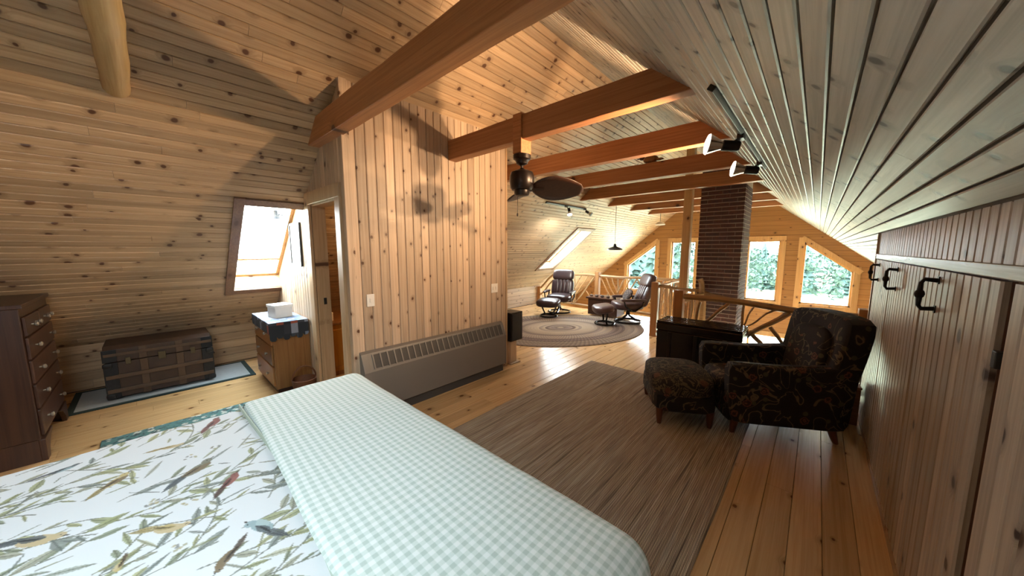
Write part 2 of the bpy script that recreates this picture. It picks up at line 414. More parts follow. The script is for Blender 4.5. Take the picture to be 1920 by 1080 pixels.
def pillow_mat():
    m = NT('patterned_pillow'); tcn = m.N('ShaderNodeTexCoord').outputs['Object']
    v = m.voro(tcn, 30); c = m.mix(m.rng(v.outputs['Distance'], 0.2, 0.45), (0.22, 0.17, 0.14), (0.05, 0.035, 0.03)); return m.done(c, 0.9)
M['pillow'] = pillow_mat()
def patch(name, cols):
    m = NT(name); pos = m.N('ShaderNodeNewGeometry').outputs['Position']
    sp = m.N('ShaderNodeSeparateXYZ'); m.L(pos, sp.inputs[0])
    k = m.math('FLOOR', m.math('MULTIPLY', sp.outputs[1], 15.0)); j = m.math('FLOOR', m.math('MULTIPLY', sp.outputs[0], 15.0)); q = m.math('FLOOR', m.math('MULTIPLY', sp.outputs[2], 9.0))
    n = m.N('ShaderNodeTexWhiteNoise', noise_dimensions='3D'); m.L(m.comb(k, j, q), n.inputs['Vector'])
    c = m.ramp(n.outputs[0], cols, 'CONSTANT')
    return m.done(c, 0.9)
M['patch'] = patch('patchwork_cloth', [(0, (0.025, 0.028, 0.035)), (0.35, (0.20, 0.23, 0.30)), (0.5, (0.05, 0.055, 0.07)), (0.74, (0.30, 0.08, 0.05)), (0.84, (0.24, 0.26, 0.33)), (0.93, (0.04, 0.04, 0.05))])
M['patch_top_lit'] = patch('skylit_patchwork_cloth', [(0, (0.16, 0.19, 0.26)), (0.4, (0.30, 0.33, 0.38)), (0.7, (0.10, 0.13, 0.20)), (0.85, (0.36, 0.36, 0.38))])  # same cloth, skylight on its top painted in as paler patches
# ------------------------------------------------------------------ board unit meshes
def board_mesh(name, w, t, mat, gap=0.0012, ch=0.005):
    a, b = -w / 2 + gap, w / 2 - gap
    poly = [(a, 0), (b, 0), (b, t - ch), (b - ch, t), (a + ch, t), (a, t - ch)]
    mb = MB(); n = 6
    vs = [(p[0], 0, p[1]) for p in poly] + [(p[0], 1, p[1]) for p in poly]
    fs = [tuple(range(n)), tuple(range(2 * n - 1, n - 1, -1))] + [(i, n + i, n + (i + 1) % n, (i + 1) % n) for i in range(n)]
    mb.add(vs, fs)
    return mb.mesh(name, mat, 0)
def board(me, parent, origin, cross, along, normal, length, name='board'):
    c = Vector(cross).normalized(); a = Vector(along).normalized(); n = Vector(normal).normalized()
    Mx = Matrix(((c.x, a.x * length, n.x, origin[0]), (c.y, a.y * length, n.y, origin[1]), (c.z, a.z * length, n.z, origin[2]), (0, 0, 0, 1)))
    return share(name, me, parent, Mx)
def run(y0, y1, rr, lo=2.2, hi=5.5):
    out = []; y = y0 - rr.uniform(0, lo)
    while y < y1:
        e = y + rr.uniform(lo, hi)
        a, b = max(y, y0), min(e, y1)
        if y1 - b < 0.5: b = y1; e = y1
        if b - a > 0.02: out.append((a, b))
        y = e
    return out

# ------------------------------------------------------------------ roof slopes
STEP = 0.0575
SKYL = [(0.67, 1.195), (6.84, 7.50)]          # skylight openings along Y
SK_X0, SK_X1 = RX - STEP * 56, RX - STEP * 36 # -5.36 .. -4.21
cl = Vector((-1, 0, -0.83)).normalized(); nl_ = Vector((0.83, 0, -1)).normalized()
crr = Vector((1, 0, -0.80)).normalized(); nr_ = Vector((-0.80, 0, -1)).normalized()
TB = 0.014
# backing slab of the left slope, with the skylight holes left open (strips)
mb = MB()
def slab(mb, zf, nrm, x0, x1, y0, y1, th=0.09, top=0.0):
    a = Vector((x0, 0, zf(x0))); b = Vector((x1, 0, zf(x1)))
    q = [a + nrm * top, b + nrm * top, b - nrm * th, a - nrm * th]
    mb.prism([(p.x, p.z) for p in q], y0, y1, 1)
ys = [YB, SKYL[0][0], SKYL[0][1], SKYL[1][0], SKYL[1][1], YG + 0.3]
slab(mb, zl, nl_, SK_X1, RX, YB, YG + 0.3)
slab(mb, zl, nl_, -6.9, SK_X0, YB, YG + 0.3)
for i in (0, 2, 4): slab(mb, zl, nl_, SK_X0, SK_X1, ys[i], ys[i + 1])
ceil_l = struct(mb.build('ceiling', M['groove'], smooth=0))
mb = MB()
for q in ((RX, SKR[2], YB, YG + .3), (SKR[3], 1.75, YB, YG + .3), (SKR[2], SKR[3], YB, SKR[0]), (SKR[2], SKR[3], SKR[1], YG + .3)): slab(mb, zr, nr_, *q)
ceil_r = struct(mb.build('ceiling', M['groove'], smooth=0))
rr = random.Random(3)
meL = board_mesh('slope_board', STEP * math.sqrt(1 + 0.83 ** 2), TB, M['slope'])
for k in range(82):
    xc = RX - STEP * (k + 0.5)
    org = Vector((xc, 0, zl(xc)))
    iv = run(YB if xc > XK - 0.1 else 7.8, YG, rr)
    if 36 <= k < 56:
        for s0, s1 in SKYL:
            nv = []
            for a, b in iv:
                if b <= s0 or a >= s1: nv.append((a, b))
                else:
                    if a < s0 - 0.02: nv.append((a, s0))
                    if b > s1 + 0.02: nv.append((s1, b))
            iv = nv
    for a, b in iv:
        board(meL, ceil_l, org + Vector((0, a + 0.001, 0)), cl * -1, (0, 1, 0), nl_, b - a - 0.002)
meR = board_mesh('slope_board', STEP * math.sqrt(1 + 0.8 ** 2), TB, M['slope_r'], gap=0.0036, ch=0.004)
for k in range(66):
    xc = RX + STEP * (k + 0.5)
    if xc > 1.7: break
    org = Vector((xc, 0, zr(xc)))
    y0 = YB if xc < XC + 0.02 else 4.5
    iv = run(y0, YG, rr, 4.0, 8.0)
    if 27 <= k < 37: iv = [(YB, SKR[0])] + [(max(a, SKR[1]), b) for a, b in iv if b > SKR[1] + .05]
    for a, b in iv:
        board(meR, ceil_r, org + Vector((0, a + 0.001, 0)), crr * -1, (0, 1, 0), nr_, b - a - 0.002)

# ------------------------------------------------------------------ loft floor
mb = MB()
mb.box(XK, -2.13, YB, 7.85, -0.25, -0.022); mb.box(-2.13, -1.3, YB, 6.3, -0.25, -0.022); mb.box(-1.3, 1.7, YB, 4.98, -0.25, -0.022)
floor = struct(mb.build('floor', M['groove'], smooth=0))
meF = board_mesh('floor_plank', 0.14, 0.022, M['floor'], gap=0.001, ch=0.002)
k = 0; x = 0.352
while x > XK:
    y1 = 4.98 if x > -1.3 else (6.3 if x > -2.13 else 7.85)
    for a, b in run(YB, y1, rr, 2.0, 4.2):
        board(meF, floor, (x, a + .0008, -0.022), (1, 0, 0), (0, 1, 0), (0, 0, 1), b - a - 0.0016, 'plank')
    x -= 0.14
# fascia on the loft edge
mb = MB(); mb.box(-1.32, 1.7, 4.98, 5.0, -0.27, 0.0); mb.box(-1.3, -1.28, 5.0, 6.3, -0.27, 0); mb.box(-2.13, -1.28, 6.3, 6.32, -.27, 0); mb.box(-2.13, -2.11, 6.32, 7.85, -.27, 0); mb.box(-6.0, -2.11, 7.85, 7.87, -.27, 0)
struct(mb.build('trim_1', M['beam'], smooth=0))
# lower storey
mb = MB(); mb.box(-7.4, 2.0, 3.0, YG + .2, -2.75, -2.65); struct(mb.build('floor', M['lower_floor'], smooth=0))
mb = MB(); mb.box(-7.5, -6.9, 3.0, YG + .2, -2.7, 0.3); struct(mb.build('wall_lower_side', M['gable'], smooth=0))
mb = MB(); mb.box(1.65, 1.75, 4.4, YG + .2, -2.7, 0.85); struct(mb.build('wall_right', M['gable'], smooth=0))
mb = MB(); mb.box(-7.4, 2.0, 2.9, 3.0, -2.7, -0.2); struct(mb.build('wall_lower_back', M['gable'], smooth=0))
# knee wall, back wall
mb = MB(); mb.box(XK - 0.1, XK, YB, 7.85, -0.1, zl(XK) + 0.02)
knee = struct(mb.build('wall_left', M['groove'], smooth=0))
meK = board_mesh('knee_board', 0.105, 0.012, M['knee'])
for i in range(5):
    z = 0.055 + i * 0.105
    for a, b in run(YB, 7.85, rr):
        board(meK, knee, (XK, a, z), (0, 0, 1), (0, 1, 0), (1, 0, 0), b - a - 0.002)
mb = MB(); mb.box(-7.2, 0.5, YB - 0.1, YB, -0.2, 4.0)
struct(mb.build('wall_back', M['gable'], smooth=0))

# ------------------------------------------------------------------ partition (bathroom box)
mb = MB()
zt = zl(XP) + 0.02
mb.box(XP - 0.08, XP, YD, YE, -0.02, zt)
wp = struct(mb.build('wall_partition', M['groove'], smooth=0))
meP = board_mesh('partition_board', 0.0905, 0.014, M['part'], gap=0.0016, ch=0.006)
y = YD + 0.0905 / 2
while y < YE + 0.02:
    board(meP, wp, (XP, y, 0.0), (0, -1, 0), (0, 0, 1), (1, 0, 0), zt + 0.0)
    y += 0.0905
mb = MB(); mb.box(XP - 0.03, XP + 0.022, YE - 0.01, YE + 0.02, 0, zt); mb.build('corner_board', M['casing'], wp, smooth=0, bevel=.003)
mb = MB(); mb.box(XP - 0.005, XP + 0.02, YD - 0.02, YD + .045, 0, zt + .02); mb.build('corner_board', M['part'], wp, smooth=0, bevel=.003)
# far end of the box
mb = MB()
xs_ = (0.0 - 5.547) / 0.83
mb.prism([(XP, 0), (XP, zl(XP)), (xs_ + .7, zl(xs_ + .7)), (xs_ + .7, 0)], YE - 0.08, YE, 1)
struct(mb.build('wall_bathroom_end', M['doorw'], smooth=0))
# door wall: opening X -3.93..-3.22, up to z 2.06
DX0, DX1, DZ = -3.95, -3.22, 2.06
mb = MB()
mb.box(DX1, XP, YD, YD + 0.1, 0, zl(XP))
mb.box(DX0, DX1, YD, YD + 0.1, DZ, zl(DX0) - .0)
mb.prism([(DX0, 0), (DX0, zl(DX0)), (-6.0, zl(-6.0)), (-6.0, 0)], YD, YD + 0.1, 1)
mb.prism([(DX0, zl(DX0)), (DX1, zl(DX0)), (DX1, zl(DX1))], YD, YD + 0.1, 1)
wd = struct(mb.build('wall_bathroom', M['groove'], smooth=0))
meD = board_mesh('door_wall_board', 0.0905, 0.014, M['doorw'], gap=0.0016, ch=0.006)
x = XP - 0.045
while x > -6.0:
    z0 = DZ if DX0 - 0.04 < x < DX1 + 0.04 else 0
    h = zl(x + 0.045) - z0
    if h > 0.05: board(meD, wd, (x, YD, z0), (1, 0, 0), (0, 0, 1), (0, -1, 0), h)
    x -= 0.0905
# door casing and jambs
d1 = struct(MB().box(DX0, DX0 + 0.02, YD - 0.01, YD + 0.12, 0, DZ).box(DX1 - .02, DX1, YD - 0.01, YD + 0.12, 0, DZ).box(DX0, DX1, YD - 0.01, YD + 0.12, DZ - .02, DZ).build('door_1', M['casing'], smooth=0))
MB().box(DX0 - 0.11, DX0 + .005, YD - 0.04, YD - 0.012, 0, DZ + 0.12).build('casing', M['casing'], d1, 0, .004)
MB().box(DX1 - 0.005, DX1 + .11, YD - 0.04, YD - 0.012, 0, DZ + 0.0).build('casing', M['casing'], d1, 0, .004)
MB().box(DX0 - 0.005, DX1 + .11, YD - 0.042, YD - 0.014, DZ - 0.005, DZ + 0.12).build('casing', M['casing'], d1, 0, .004)
MB().box(DX0 + .02, DX0 + .034, YD + .05, YD + .075, 1.0, 1.07).build('latch', M['iron'], d1, 0)
# bathroom interior: orange vanity seen through the doorway
t = thing('vanity_cabinet', 'orange wooden cabinet seen through the open doorway', 'cabinet', (-4.72, 1.60, 0))
MB().box(-.35, .35, -.25, .25, 0.06, .66).build('body', M['orange'], t, 0, .006)
MB().box(-.37, .37, -.27, .27, .66, .69).build('top', M['oak'], t, 0, .006)
MB().box(.35, .366, -.2, .2, .12, .6).build('door', M['orange'], t, 0, .006)
MB().box(-.33, .33, -.23, .23, 0, .06).build('plinth', M['oak'], t, 0)
t = thing('toiletry_bottle', 'small white bottle standing on the orange cabinet', 'bottle', (-4.52, 1.5, .69))
MB().lathe([(.03, 0), (.032, .01), (.032, .1), (.012, .115)], 16).build('body', M['white_plastic'], t)
MB().lathe([(.014, .115), (.014, .145), (.008, .15)], 12).build('cap', M['white_plastic'], t)
bl = bpy.data.lights.new('bathroom_bulb', 'POINT'); bl.energy = 34; bl.color = (1, 0.62, 0.28); bl.shadow_soft_size = 0.06
blo = bpy.data.objects.new('bathroom_bulb', bl); COL.objects.link(blo); blo.location = (-3.9, 2.3, 2.0)
t = thing('bathroom_lamp', 'small globe lamp inside the bathroom doorway', 'lamp', (-3.9, 2.3, 2.28))
MB().lathe([(.07, -.02), (.07, 0.0), (.02, .01)], 16).build('canopy', M['bronze'], t)
MB().tube([(0, 0, -.02), (0, 0, -.12)], .012).build('stem', M['bronze'], t)

# ------------------------------------------------------------------ far gable with windows
def wall_holes(y0, y1, outline_polys, name, mat):
    mb = MB()
    for p in outline_polys: mb.prism(p, y0, y1, 1)
    return struct(mb.build(name, mat, smooth=0))
CX = -2.1
wins_u = []   # (polygon in XZ)
z0u, z1u = 0.19, 1.83
def trap(s):
    a, b = CX + s * 1.83, CX + s * 2.77
    return [(a, z0u), (b, z0u), (b, 1.06), (a, 1.78)]
W_ = {'window_1': [(CX + .65, z0u), (CX + 1.36, z0u), (CX + 1.36, z1u), (CX + .65, z1u)], 'window_2': trap(1),
      'window_3': [(CX - 1.36, z0u), (CX - .65, z0u), (CX - .65, z1u), (CX - 1.36, z1u)], 'window_4': trap(-1)}
gx0, gx1 = -7.2, 1.75
rects = []
G = []
top = lambda x: min(zl(x), zr(x)) + 0.03
# vertical strips between and around the openings
def strip(x0, x1, zb0, zb1):
    pts = [(x0, zb0), (x1, zb1)]
    pts.append((x1, top(x1)))
    if x0 < RX < x1: pts.append((RX, RZ + .03))
    pts.append((x0, top(x0)))
    G.append(pts)
low = -2.7
cuts = [gx0, CX - 2.77, CX - 1.83, CX - 1.36, CX - .65, CX + .65, CX + 1.36, CX + 1.83, CX + 2.77, gx1]
G.append([(-6.64, z0u), (CX - 2.77, z0u), (CX - 2.77, top(CX - 2.77)), (-6.64, 0.19)])
strip(CX - 2.77, CX - 1.83, 1.06, 1.78); strip(CX - 1.83, CX - 1.36, z0u, z0u); strip(CX - 1.36, CX - .65, z1u, z1u); strip(CX - .65, CX + .65, z0u, z0u)
strip(CX + .65, CX + 1.36, z1u, z1u); strip(CX + 1.36, CX + 1.83, z0u, z0u); strip(CX + 1.83, CX + 2.77, 1.78, 1.06)
strip(CX + 2.77, gx1, z0u, z0u)
G.append([(-7.4, -0.75), (2.0, -0.75), (2.0, z0u), (-7.4, z0u)])
# lower windows
lw = [(-5.6, -4.3), (-4.1, -2.9), (-1.3, -0.1), (0.1, 1.3)]
e = [-7.4] + [q for p in lw for q in p] + [2.0]
for i in range(0, len(e), 2): G.append([(e[i], low), (e[i + 1], low), (e[i + 1], -0.75), (e[i], -0.75)])
for a, b in lw: G.append([(a, low), (b, low), (b, low + .25), (a, low + .25)])
def gable_mat():
    # horizontal board joints, too far away to pick apart
    m = M['gable']; t = m.node_tree; b = t.nodes['Principled BSDF']
    g = t.nodes.new('ShaderNodeNewGeometry'); s = t.nodes.new('ShaderNodeSeparateXYZ'); t.links.new(g.outputs['Position'], s.inputs[0])
    f = t.nodes.new('ShaderNodeMath'); f.operation = 'MULTIPLY'; f.inputs[1].default_value = 1 / 0.13; t.links.new(s.outputs[2], f.inputs[0])
    fr = t.nodes.new('ShaderNodeMath'); fr.operation = 'FRACT'; t.links.new(f.outputs[0], fr.inputs[0])
    lt = t.nodes.new('ShaderNodeMath'); lt.operation = 'LESS_THAN'; lt.inputs[1].default_value = 0.06; t.links.new(fr.outputs[0], lt.inputs[0])
    mx = t.nodes.new('ShaderNodeMix'); mx.data_type = 'RGBA'; t.links.new(lt.outputs[0], mx.inputs[0])
    old = b.inputs['Base Color'].links[0].from_socket
    t.links.new(old, mx.inputs[6]); mx.inputs[7].default_value = (0.16, 0.07, 0.025, 1); t.links.new(mx.outputs[2], b.inputs['Base Color'])
gable_mat()
wg = wall_holes(YG, YG + 0.16, G, 'wall_gable', M['gable'])
def window(name, poly, y, trimw=0.11):
    P = [Vector((p[0], 0, p[1])) for p in poly]; n = len(P)
    c = sum(P, Vector()) / n
    fr = MB(); tr = []
    def bar(mb, a, b, w0, w1, ya, yb):
        d = (b - a).normalized(); nn = Vector((d.z, 0, -d.x))
        if (c - a).dot(nn) > 0: nn = -nn
        a2, b2 = a - d * max(w1, 0), b + d * max(w1, 0)
        q = [a2 - nn * w0, b2 - nn * w0, b2 + nn * w1, a2 + nn * w1]
        mb.prism([(v.x, v.z) for v in q], ya, yb, 1)
    for i in range(n): bar(fr, P[i], P[(i + 1) % n], 0.04, 0.0, y + 0.03, y + 0.12)
    w = struct(fr.build(name, M['gable_trim'], smooth=0))
    for i in range(n):
        m2 = MB(); bar(m2, P[i], P[(i + 1) % n], 0.0, trimw, y - 0.025 - 0.002 * i, y)
        m2.build('casing', M['gable_trim'], w, 0)
    MB().prism(poly, y + 0.07, y + 0.076, 1).build('pane', M['glass'], w, 0)
    return w
for k_, p_ in W_.items(): window(k_, p_, YG)
for i, (a, b) in enumerate(lw): window('window_%d' % (5 + i), [(a, low + .25), (b, low + .25), (b, -0.75), (a, -0.75)], YG)

# skylights: reveal shaft, casing, pane
def skylight(name, y0, y1, trims, xa=SK_X0, xb=SK_X1, zf=zl, n=nl_):
    a = Vector((xa, 0, zf(xa))); b = Vector((xb, 0, zf(xb))); D = 0.24; u = (b - a).normalized()
    def q4(p, r, t0, t1): return [(v.x, v.z) for v in (p + n * t0, r + n * t0, r - n * t1, p - n * t1)]
    mb = MB()
    mb.prism(q4(a + u * .004, a - u * 0.02, 0.0, D), y0 - .02, y1 + .02, 1); mb.prism(q4(b - u * .004, b + u * 0.02, 0.0, D), y0 - .02, y1 + .02, 1)
    mb.prism(q4(a, b, 0.0, D), y0 - .02, y0 + .004, 1); mb.prism(q4(a, b, 0.0, D), y1 - .004, y1 + .02, 1)
    w = struct(mb.build(name, M['slope'], smooth=0))
    s0 = 0.0165
    tm = M['casing_dark']
    MB().prism(q4(a - u * .08, b + u * .08, s0 + .02, -s0), y0 - .075, y0 + .01, 1).build('casing', tm, w, 0)
    if trims: MB().prism(q4(a - u * .08, b + u * .08, s0 + .02, -s0), y1 - .01, y1 + .075, 1).build('casing', tm, w, 0)
    MB().prism(q4(a - u * .075, a + u * .01, s0 + .018, -s0), y0 + .01, y1 - .005, 1).build('casing', tm, w, 0)
    MB().prism(q4(b - u * .01, b + u * .075, s0 + .018, -s0), y0 + .01, y1 - .005, 1).build('casing', tm, w, 0)
    # sash
    k = 0.04; fm = MB()
    for p, r, ya, yb in ((a, a + u * k, y0, y1), (b - u * k, b, y0, y1), (a, b, y0, y0 + k), (a, b, y1 - k, y1)):
        fm.prism(q4(p, r, -D + .05, D), ya, yb, 1)
    fm.prism(q4(a + u * .33, a + u * .36, -D + .05, D), y0, y1, 1)
    fm.build('sash', M['gable_trim'], w, 0)
    MB().prism(q4(a, b, -D + .01, D), y0, y1, 1).build('pane', M['glass'], w, 0)
    c = (a + b) / 2 - n * (D + 0.05); 
    portal('daylight_portal', (c.x, (y0 + y1) / 2, c.z), n, y1 - y0, (b - a).length)
M['casing_dark'] = wood('skylight_casing', 2, 1, (0.30, 0.17, 0.10), (0.20, 0.10, 0.06), rough=0.4)
skylight('window_9', *SKYL[0], False); skylight('window_10', *SKYL[1], True); skylight('window_11', SKR[0], SKR[1], True, SKR[3], SKR[2], zr, nr_)  # the last skylight is added out of view to light the bed

# ------------------------------------------------------------------ outside
MB().box(-120, 120, -60, 160, -3.3, -3.2).build('ground_outside', M['field'], smooth=0)['kind'] = 'structure'
def hill(name, pts, y, depth, seedv):
    mb = MB(); n = 60; vs = []; fs = []
    for j, (dy, s) in enumerate(((0, 0.0), (6, .55), (18, .9), (34, 1.0), (depth, .6))):
        for i in range(n + 1):
            x = -140 + 280 * i / n
            h = pts + 1.0 * math.sin(x * .05 + seedv) + 1.0 * mnoise.noise(Vector((x * .09, seedv, 0)))
            vs.append((x, y + dy + 2 * math.sin(x * .2), -3.3 + (h + 3.3) * s + (.4 * mnoise.noise(Vector((x * .5, dy, 1))) if s else 0)))
    for j in range(4):
        for i in range(n): fs.append((j * (n + 1) + i, j * (n + 1) + i + 1, (j + 1) * (n + 1) + i + 1, (j + 1) * (n + 1) + i))
    mb.add(vs, fs); struct(mb.build(name, M['hill']))
hill('hills', 1.6, 90, 60, 1.0)
def fir(name, label, loc, h, rad, seedv, mat='fir'):
    rq = random.Random(seedv); t = thing(name, label, 'tree', loc, 0, 'trees beyond the field')
    MB().tube([(0, 0, 0), (0, 0, h * .9)], [h * .022, h * .006], 6).build('trunk', M['bark'], t)
    mb = MB(); tiers = 15
    for i in range(tiers):
        f = i / tiers; z = h * (.08 + .84 * f); r0 = rad * (1 - f) ** .85 + .1; seg = 21
        vs = [(0, 0, z + h * .12)]
        for k in range(seg):
            w = 2 * PI * (k + rq.random() * .5) / seg; rr_ = r0 * (rq.uniform(.55, 1.1) if k % 2 else rq.uniform(.9, 1.25))
            vs.append((rr_ * math.cos(w), rr_ * math.sin(w), z - rq.random() * .05 * h))
        vs.append((0, 0, z + .03 * h))
        fs = [(0, 1 + k, 1 + (k + 1) % seg) for k in range(seg)] + [(seg + 1, 1 + (k + 1) % seg, 1 + k) for k in range(seg)]
        mb.add(vs, fs)
    mb.build('foliage', M[mat], t, 0)
def broad(name, label, loc, h, rad, seedv):
    rq = random.Random(seedv); t = thing(name, label, 'tree', loc, 0, 'trees beyond the field')
    MB().tube([(0, 0, 0), (.1, 0, h * .5)], [h * .025, h * .012], 6).build('trunk', M['bark'], t)
    mb = MB()
    for i in range(16):   # clumps of leafy sprays
        c = Vector((rq.uniform(-.8, .8) * rad, rq.uniform(-.8, .8) * rad, h * rq.uniform(.16, .88))); cs = rad * rq.uniform(.35, .6)
        for k in range(46):
            d = Vector((rq.gauss(0, 1), rq.gauss(0, 1), rq.gauss(0, 1))).normalized(); p = c + d * cs * rq.uniform(.55, 1.05)
            u = d.cross(Vector((rq.gauss(0, 1), rq.gauss(0, 1), rq.gauss(0, 1)))).normalized() * rq.uniform(.12, .24); w = d.cross(u).normalized() * rq.uniform(.1, .2)
            mb.add([p - u, p - w * .8 + d * .08, p + u, p + w + d * .02], [(0, 1, 2), (0, 2, 3)])
    mb.build('foliage', M['leafy'], t, 0)
T4, T3, T1, T2 = 'slanted window behind the recliners', 'tall window behind the square post', 'tall window beside the chimney', 'slanted window on the closet side'
for i, (q, y, k, h, lab) in enumerate((
    (-.43, 25, 'f', 8.2, 'tall teal fir through the ' + T4 + ', nearest the roof slope'), (-.385, 29, 'f', 7.6, 'dark fir through the middle of the ' + T4), (-.345, 24, 'f', 7.4, 'fir through the ' + T4 + ', nearest its tall edge'),
    (-.298, 34, 'f', 7.0, 'fir through the ' + T3 + ', nearest the slanted window'), (-.262, 31, 'b', 6.4, 'leafy tree through the ' + T3 + ', close to the chimney'),
    (-.130, 40, 'b', 5.6, 'round leafy tree through the ' + T1 + ', nearest the bricks'), (-.095, 47, 'f', 5.8, 'fir through the middle of the ' + T1), (-.055, 45, 'b', 5.4, 'leafy tree through the ' + T1 + ', away from the bricks'),
    (-.022, 45, 'f', 6.2, 'tallest fir through the ' + T2 + ', at its tall edge'), (.012, 40, 'b', 5.2, 'round leafy tree through the middle of the ' + T2), (.045, 46, 'f', 5.2, 'fir through the ' + T2 + ', toward its low edge'), (.088, 44, 'b', 5.0, 'leafy tree through the ' + T2 + ', nearest the closet'))):
    if k == 'f': fir('fir_tree', lab, (q * y, y, -3.2), h, 1.35, i)
    else: broad('leafy_tree', lab, (q * y, y, -3.2), h, 1.35, i)

# ------------------------------------------------------------------ beams
BZ0, BZ1 = 2.555, 2.76
bl_names = ['heavy square tie beam crossing nearest overhead, above the partition corner', 'square tie beam that carries the ceiling fan',
  'square tie beam next beyond the fan, behind the nearest spotlight', 'square tie beam with the carved ornament on top',
  'square tie beam just in front of the brick chimney', 'square tie beam from which the dark pendant lamp hangs', 'square tie beam second from the far gable', 'square tie beam closest to the far gable windows']
for i, nm in enumerate(bl_names):
    y = 1.09 + 1.2 * i
    w = 0.11
    xl0, xl1 = (BZ0 - 5.547) / .83, (BZ1 - 5.547) / .83; xr0, xr1 = (2.064 - BZ0) / .8, (2.064 - BZ1) / .8
    if 1.15 < y < 3.2: xl0 = xl1 = XP + 0.005
    # subdivided for slight hewn unevenness
    N = 24; vs = []; fs = []
    for k in range(N + 1):
        f = k / N
        x0 = xl0 + (xr0 - xl0) * f; x1 = xl1 + (xr1 - xl1) * f
        j = lambda s: 0.004 * mnoise.noise(Vector((x0 * 3, i * 5 + s, s * 3.1)))
        vs += [(x0, y + j(0), BZ0 + j(1)), (x0, y + w + j(2), BZ0 + j(3)), (x1, y + w + j(4), BZ1 + j(5)), (x1, y + j(6), BZ1 + j(7))]
    for k in range(N):
        for s in range(4): fs.append((k * 4 + s, k * 4 + (s + 1) % 4, (k + 1) * 4 + (s + 1) % 4, (k + 1) * 4 + s))
    fs += [(3, 2, 1, 0), (N * 4, N * 4 + 1, N * 4 + 2, N * 4 + 3)]
    o = MB().add(vs, fs).build('tie_beam', M['beam'], None, 0, .006); tag(o, nm, 'beam', 'ceiling tie beams')
mb = MB(); xe = (2.63 - 5.547) / .83
logtube(mb, (xe + .02, -0.05, 2.66), (-0.8, -0.05, 2.66), 0.062, 0.075, 0.008, 4, 16, 14)
tag(mb.build('peeled_log_beam', M['logpale']), 'pale round peeled log crossing overhead, top corner of the photo', 'log')

# log post beside chimney
mb = MB(); mb.box(-1.80, -1.67, 6.4, 6.53, -2.65, top(-1.67) - .03)
tag(mb.build('loft_post', M['gable_trim'], None, 0, .006), 'pale square wooden post rising beside the brick chimney', 'post')

# ------------------------------------------------------------------ chimney
CX0, CX1, CY0, CY1 = -1.51, -0.89, 6.30, 7.0
t = thing('brick_chimney', 'tall dark red brick chimney standing behind the railing', 'chimney', (0, 0, 0))
MB().prism([(CX0 + .008, -2.65), (CX1 - .008, -2.65), (CX1 - .008, zr(CX1) - .02), (CX0 + .008, zr(CX0) - .02)], CY0 + .008, CY1 - .008, 1).build('mortar_core', M['mortar'], t, 0)
BH, BL = 0.0665, 0.202
bm_ = MB().box(-BL / 2, BL / 2, -.045, .045, 0, BH - 0.015).mesh('brick', M['brick'], 0)
bh_ = MB().box(-BL / 4 + .003, BL / 4 - .003, -.045, .045, 0, BH - 0.015).mesh('brick_half', M['brick'], 0)
z = 0.15; row = 0; nb = 0
stuffb = MB()
while z < 3.15:
    st = (CX1 - CX0) / 3
    xs = [CX0 + st * (k + .5) for k in range(3)] if row % 2 == 0 else [CX0 + st * .25, CX0 + st, CX0 + st * 2, CX1 - st * .25]
    for k, xq in enumerate(xs):
        half = row % 2 and k in (0, 3)
        if z + BH > zr(xq + .1) - .01: continue
        share('brick', bh_ if half else bm_, t, Matrix.Translation((xq, CY0 + .045, z)))
    sd = (CY1 - CY0 - .09) / 3
    ysd = [CY0 + .09 + sd * (k + .5) for k in range(3)]
    if z < 2.6:
        for k, yq in enumerate(ysd):
            yy = min(max(yq + (0.0 if row % 2 else -0.03), CY0 + .19), CY1 - .1)
            share('brick', bm_, t, Matrix.Translation((CX1 - .045, yy, z)) @ Matrix.Rotation(PI / 2, 4, 'Z'))
    z += BH; row += 1
z = -2.65
while z < 0.14:
    st = (CX1 - CX0) / 3
    for k in range(3): stuffb.box(CX0 + st * k + .005, CX0 + st * (k + 1) - .005, CY0, CY0 + .09, z, z + BH - .012)
    for k in range(3): stuffb.box(CX1 - .09, CX1, CY0 + .1 + .2 * k + .005, CY0 + .1 + .2 * (k + 1) - .005, z, z + BH - .012)
    z += BH
stuff(stuffb.build('lower_bricks', M['brick'], t, 0))

# ------------------------------------------------------------------ closet wall
CE = 4.54
mb = MB(); mb.box(XC + .03, XC + .12, YB, CE, -.02, zr(XC + .05)); mb.box(XC + .03, 1.7, CE - .05, CE, -.02, 1.3)
wc = struct(mb.build('wall_closet', M['closet_dark'], smooth=0))
meB = board_mesh('closet_board', 0.083, 0.014, M['closet'], gap=0.003, ch=0.006)
meBp = board_mesh('panel_board', 0.083, 0.014, M['closet'], gap=0.003, ch=0.006)
y = CE - .045
while y > YB:
    board(meBp, wc, (XC + .022, y, 1.55), (0, 1, 0), (0, 0, 1), (-1, 0, 0), zr(XC) - 1.55 + .012); y -= 0.083
MB().box(XC - .004, XC + .03, YB, CE, 1.514, 1.556).build('rail', M['closet_rail'], wc, 0, .003)
MB().box(XC - .006, XC + .035, CE - .03, CE + .005, 0, zr(XC)).build('corner_post', M['closet'], wc, 0, .003)
MB().box(XC + .003, XC + .03, YB, CE, 0.0, 0.06).build('toe_board', M['closet_rail'], wc, 0, .003)
doors = [(3.64, 4.50), (2.625, 3.615), (1.668, 2.595), (0.56, 1.585), (-0.5, 0.53)]
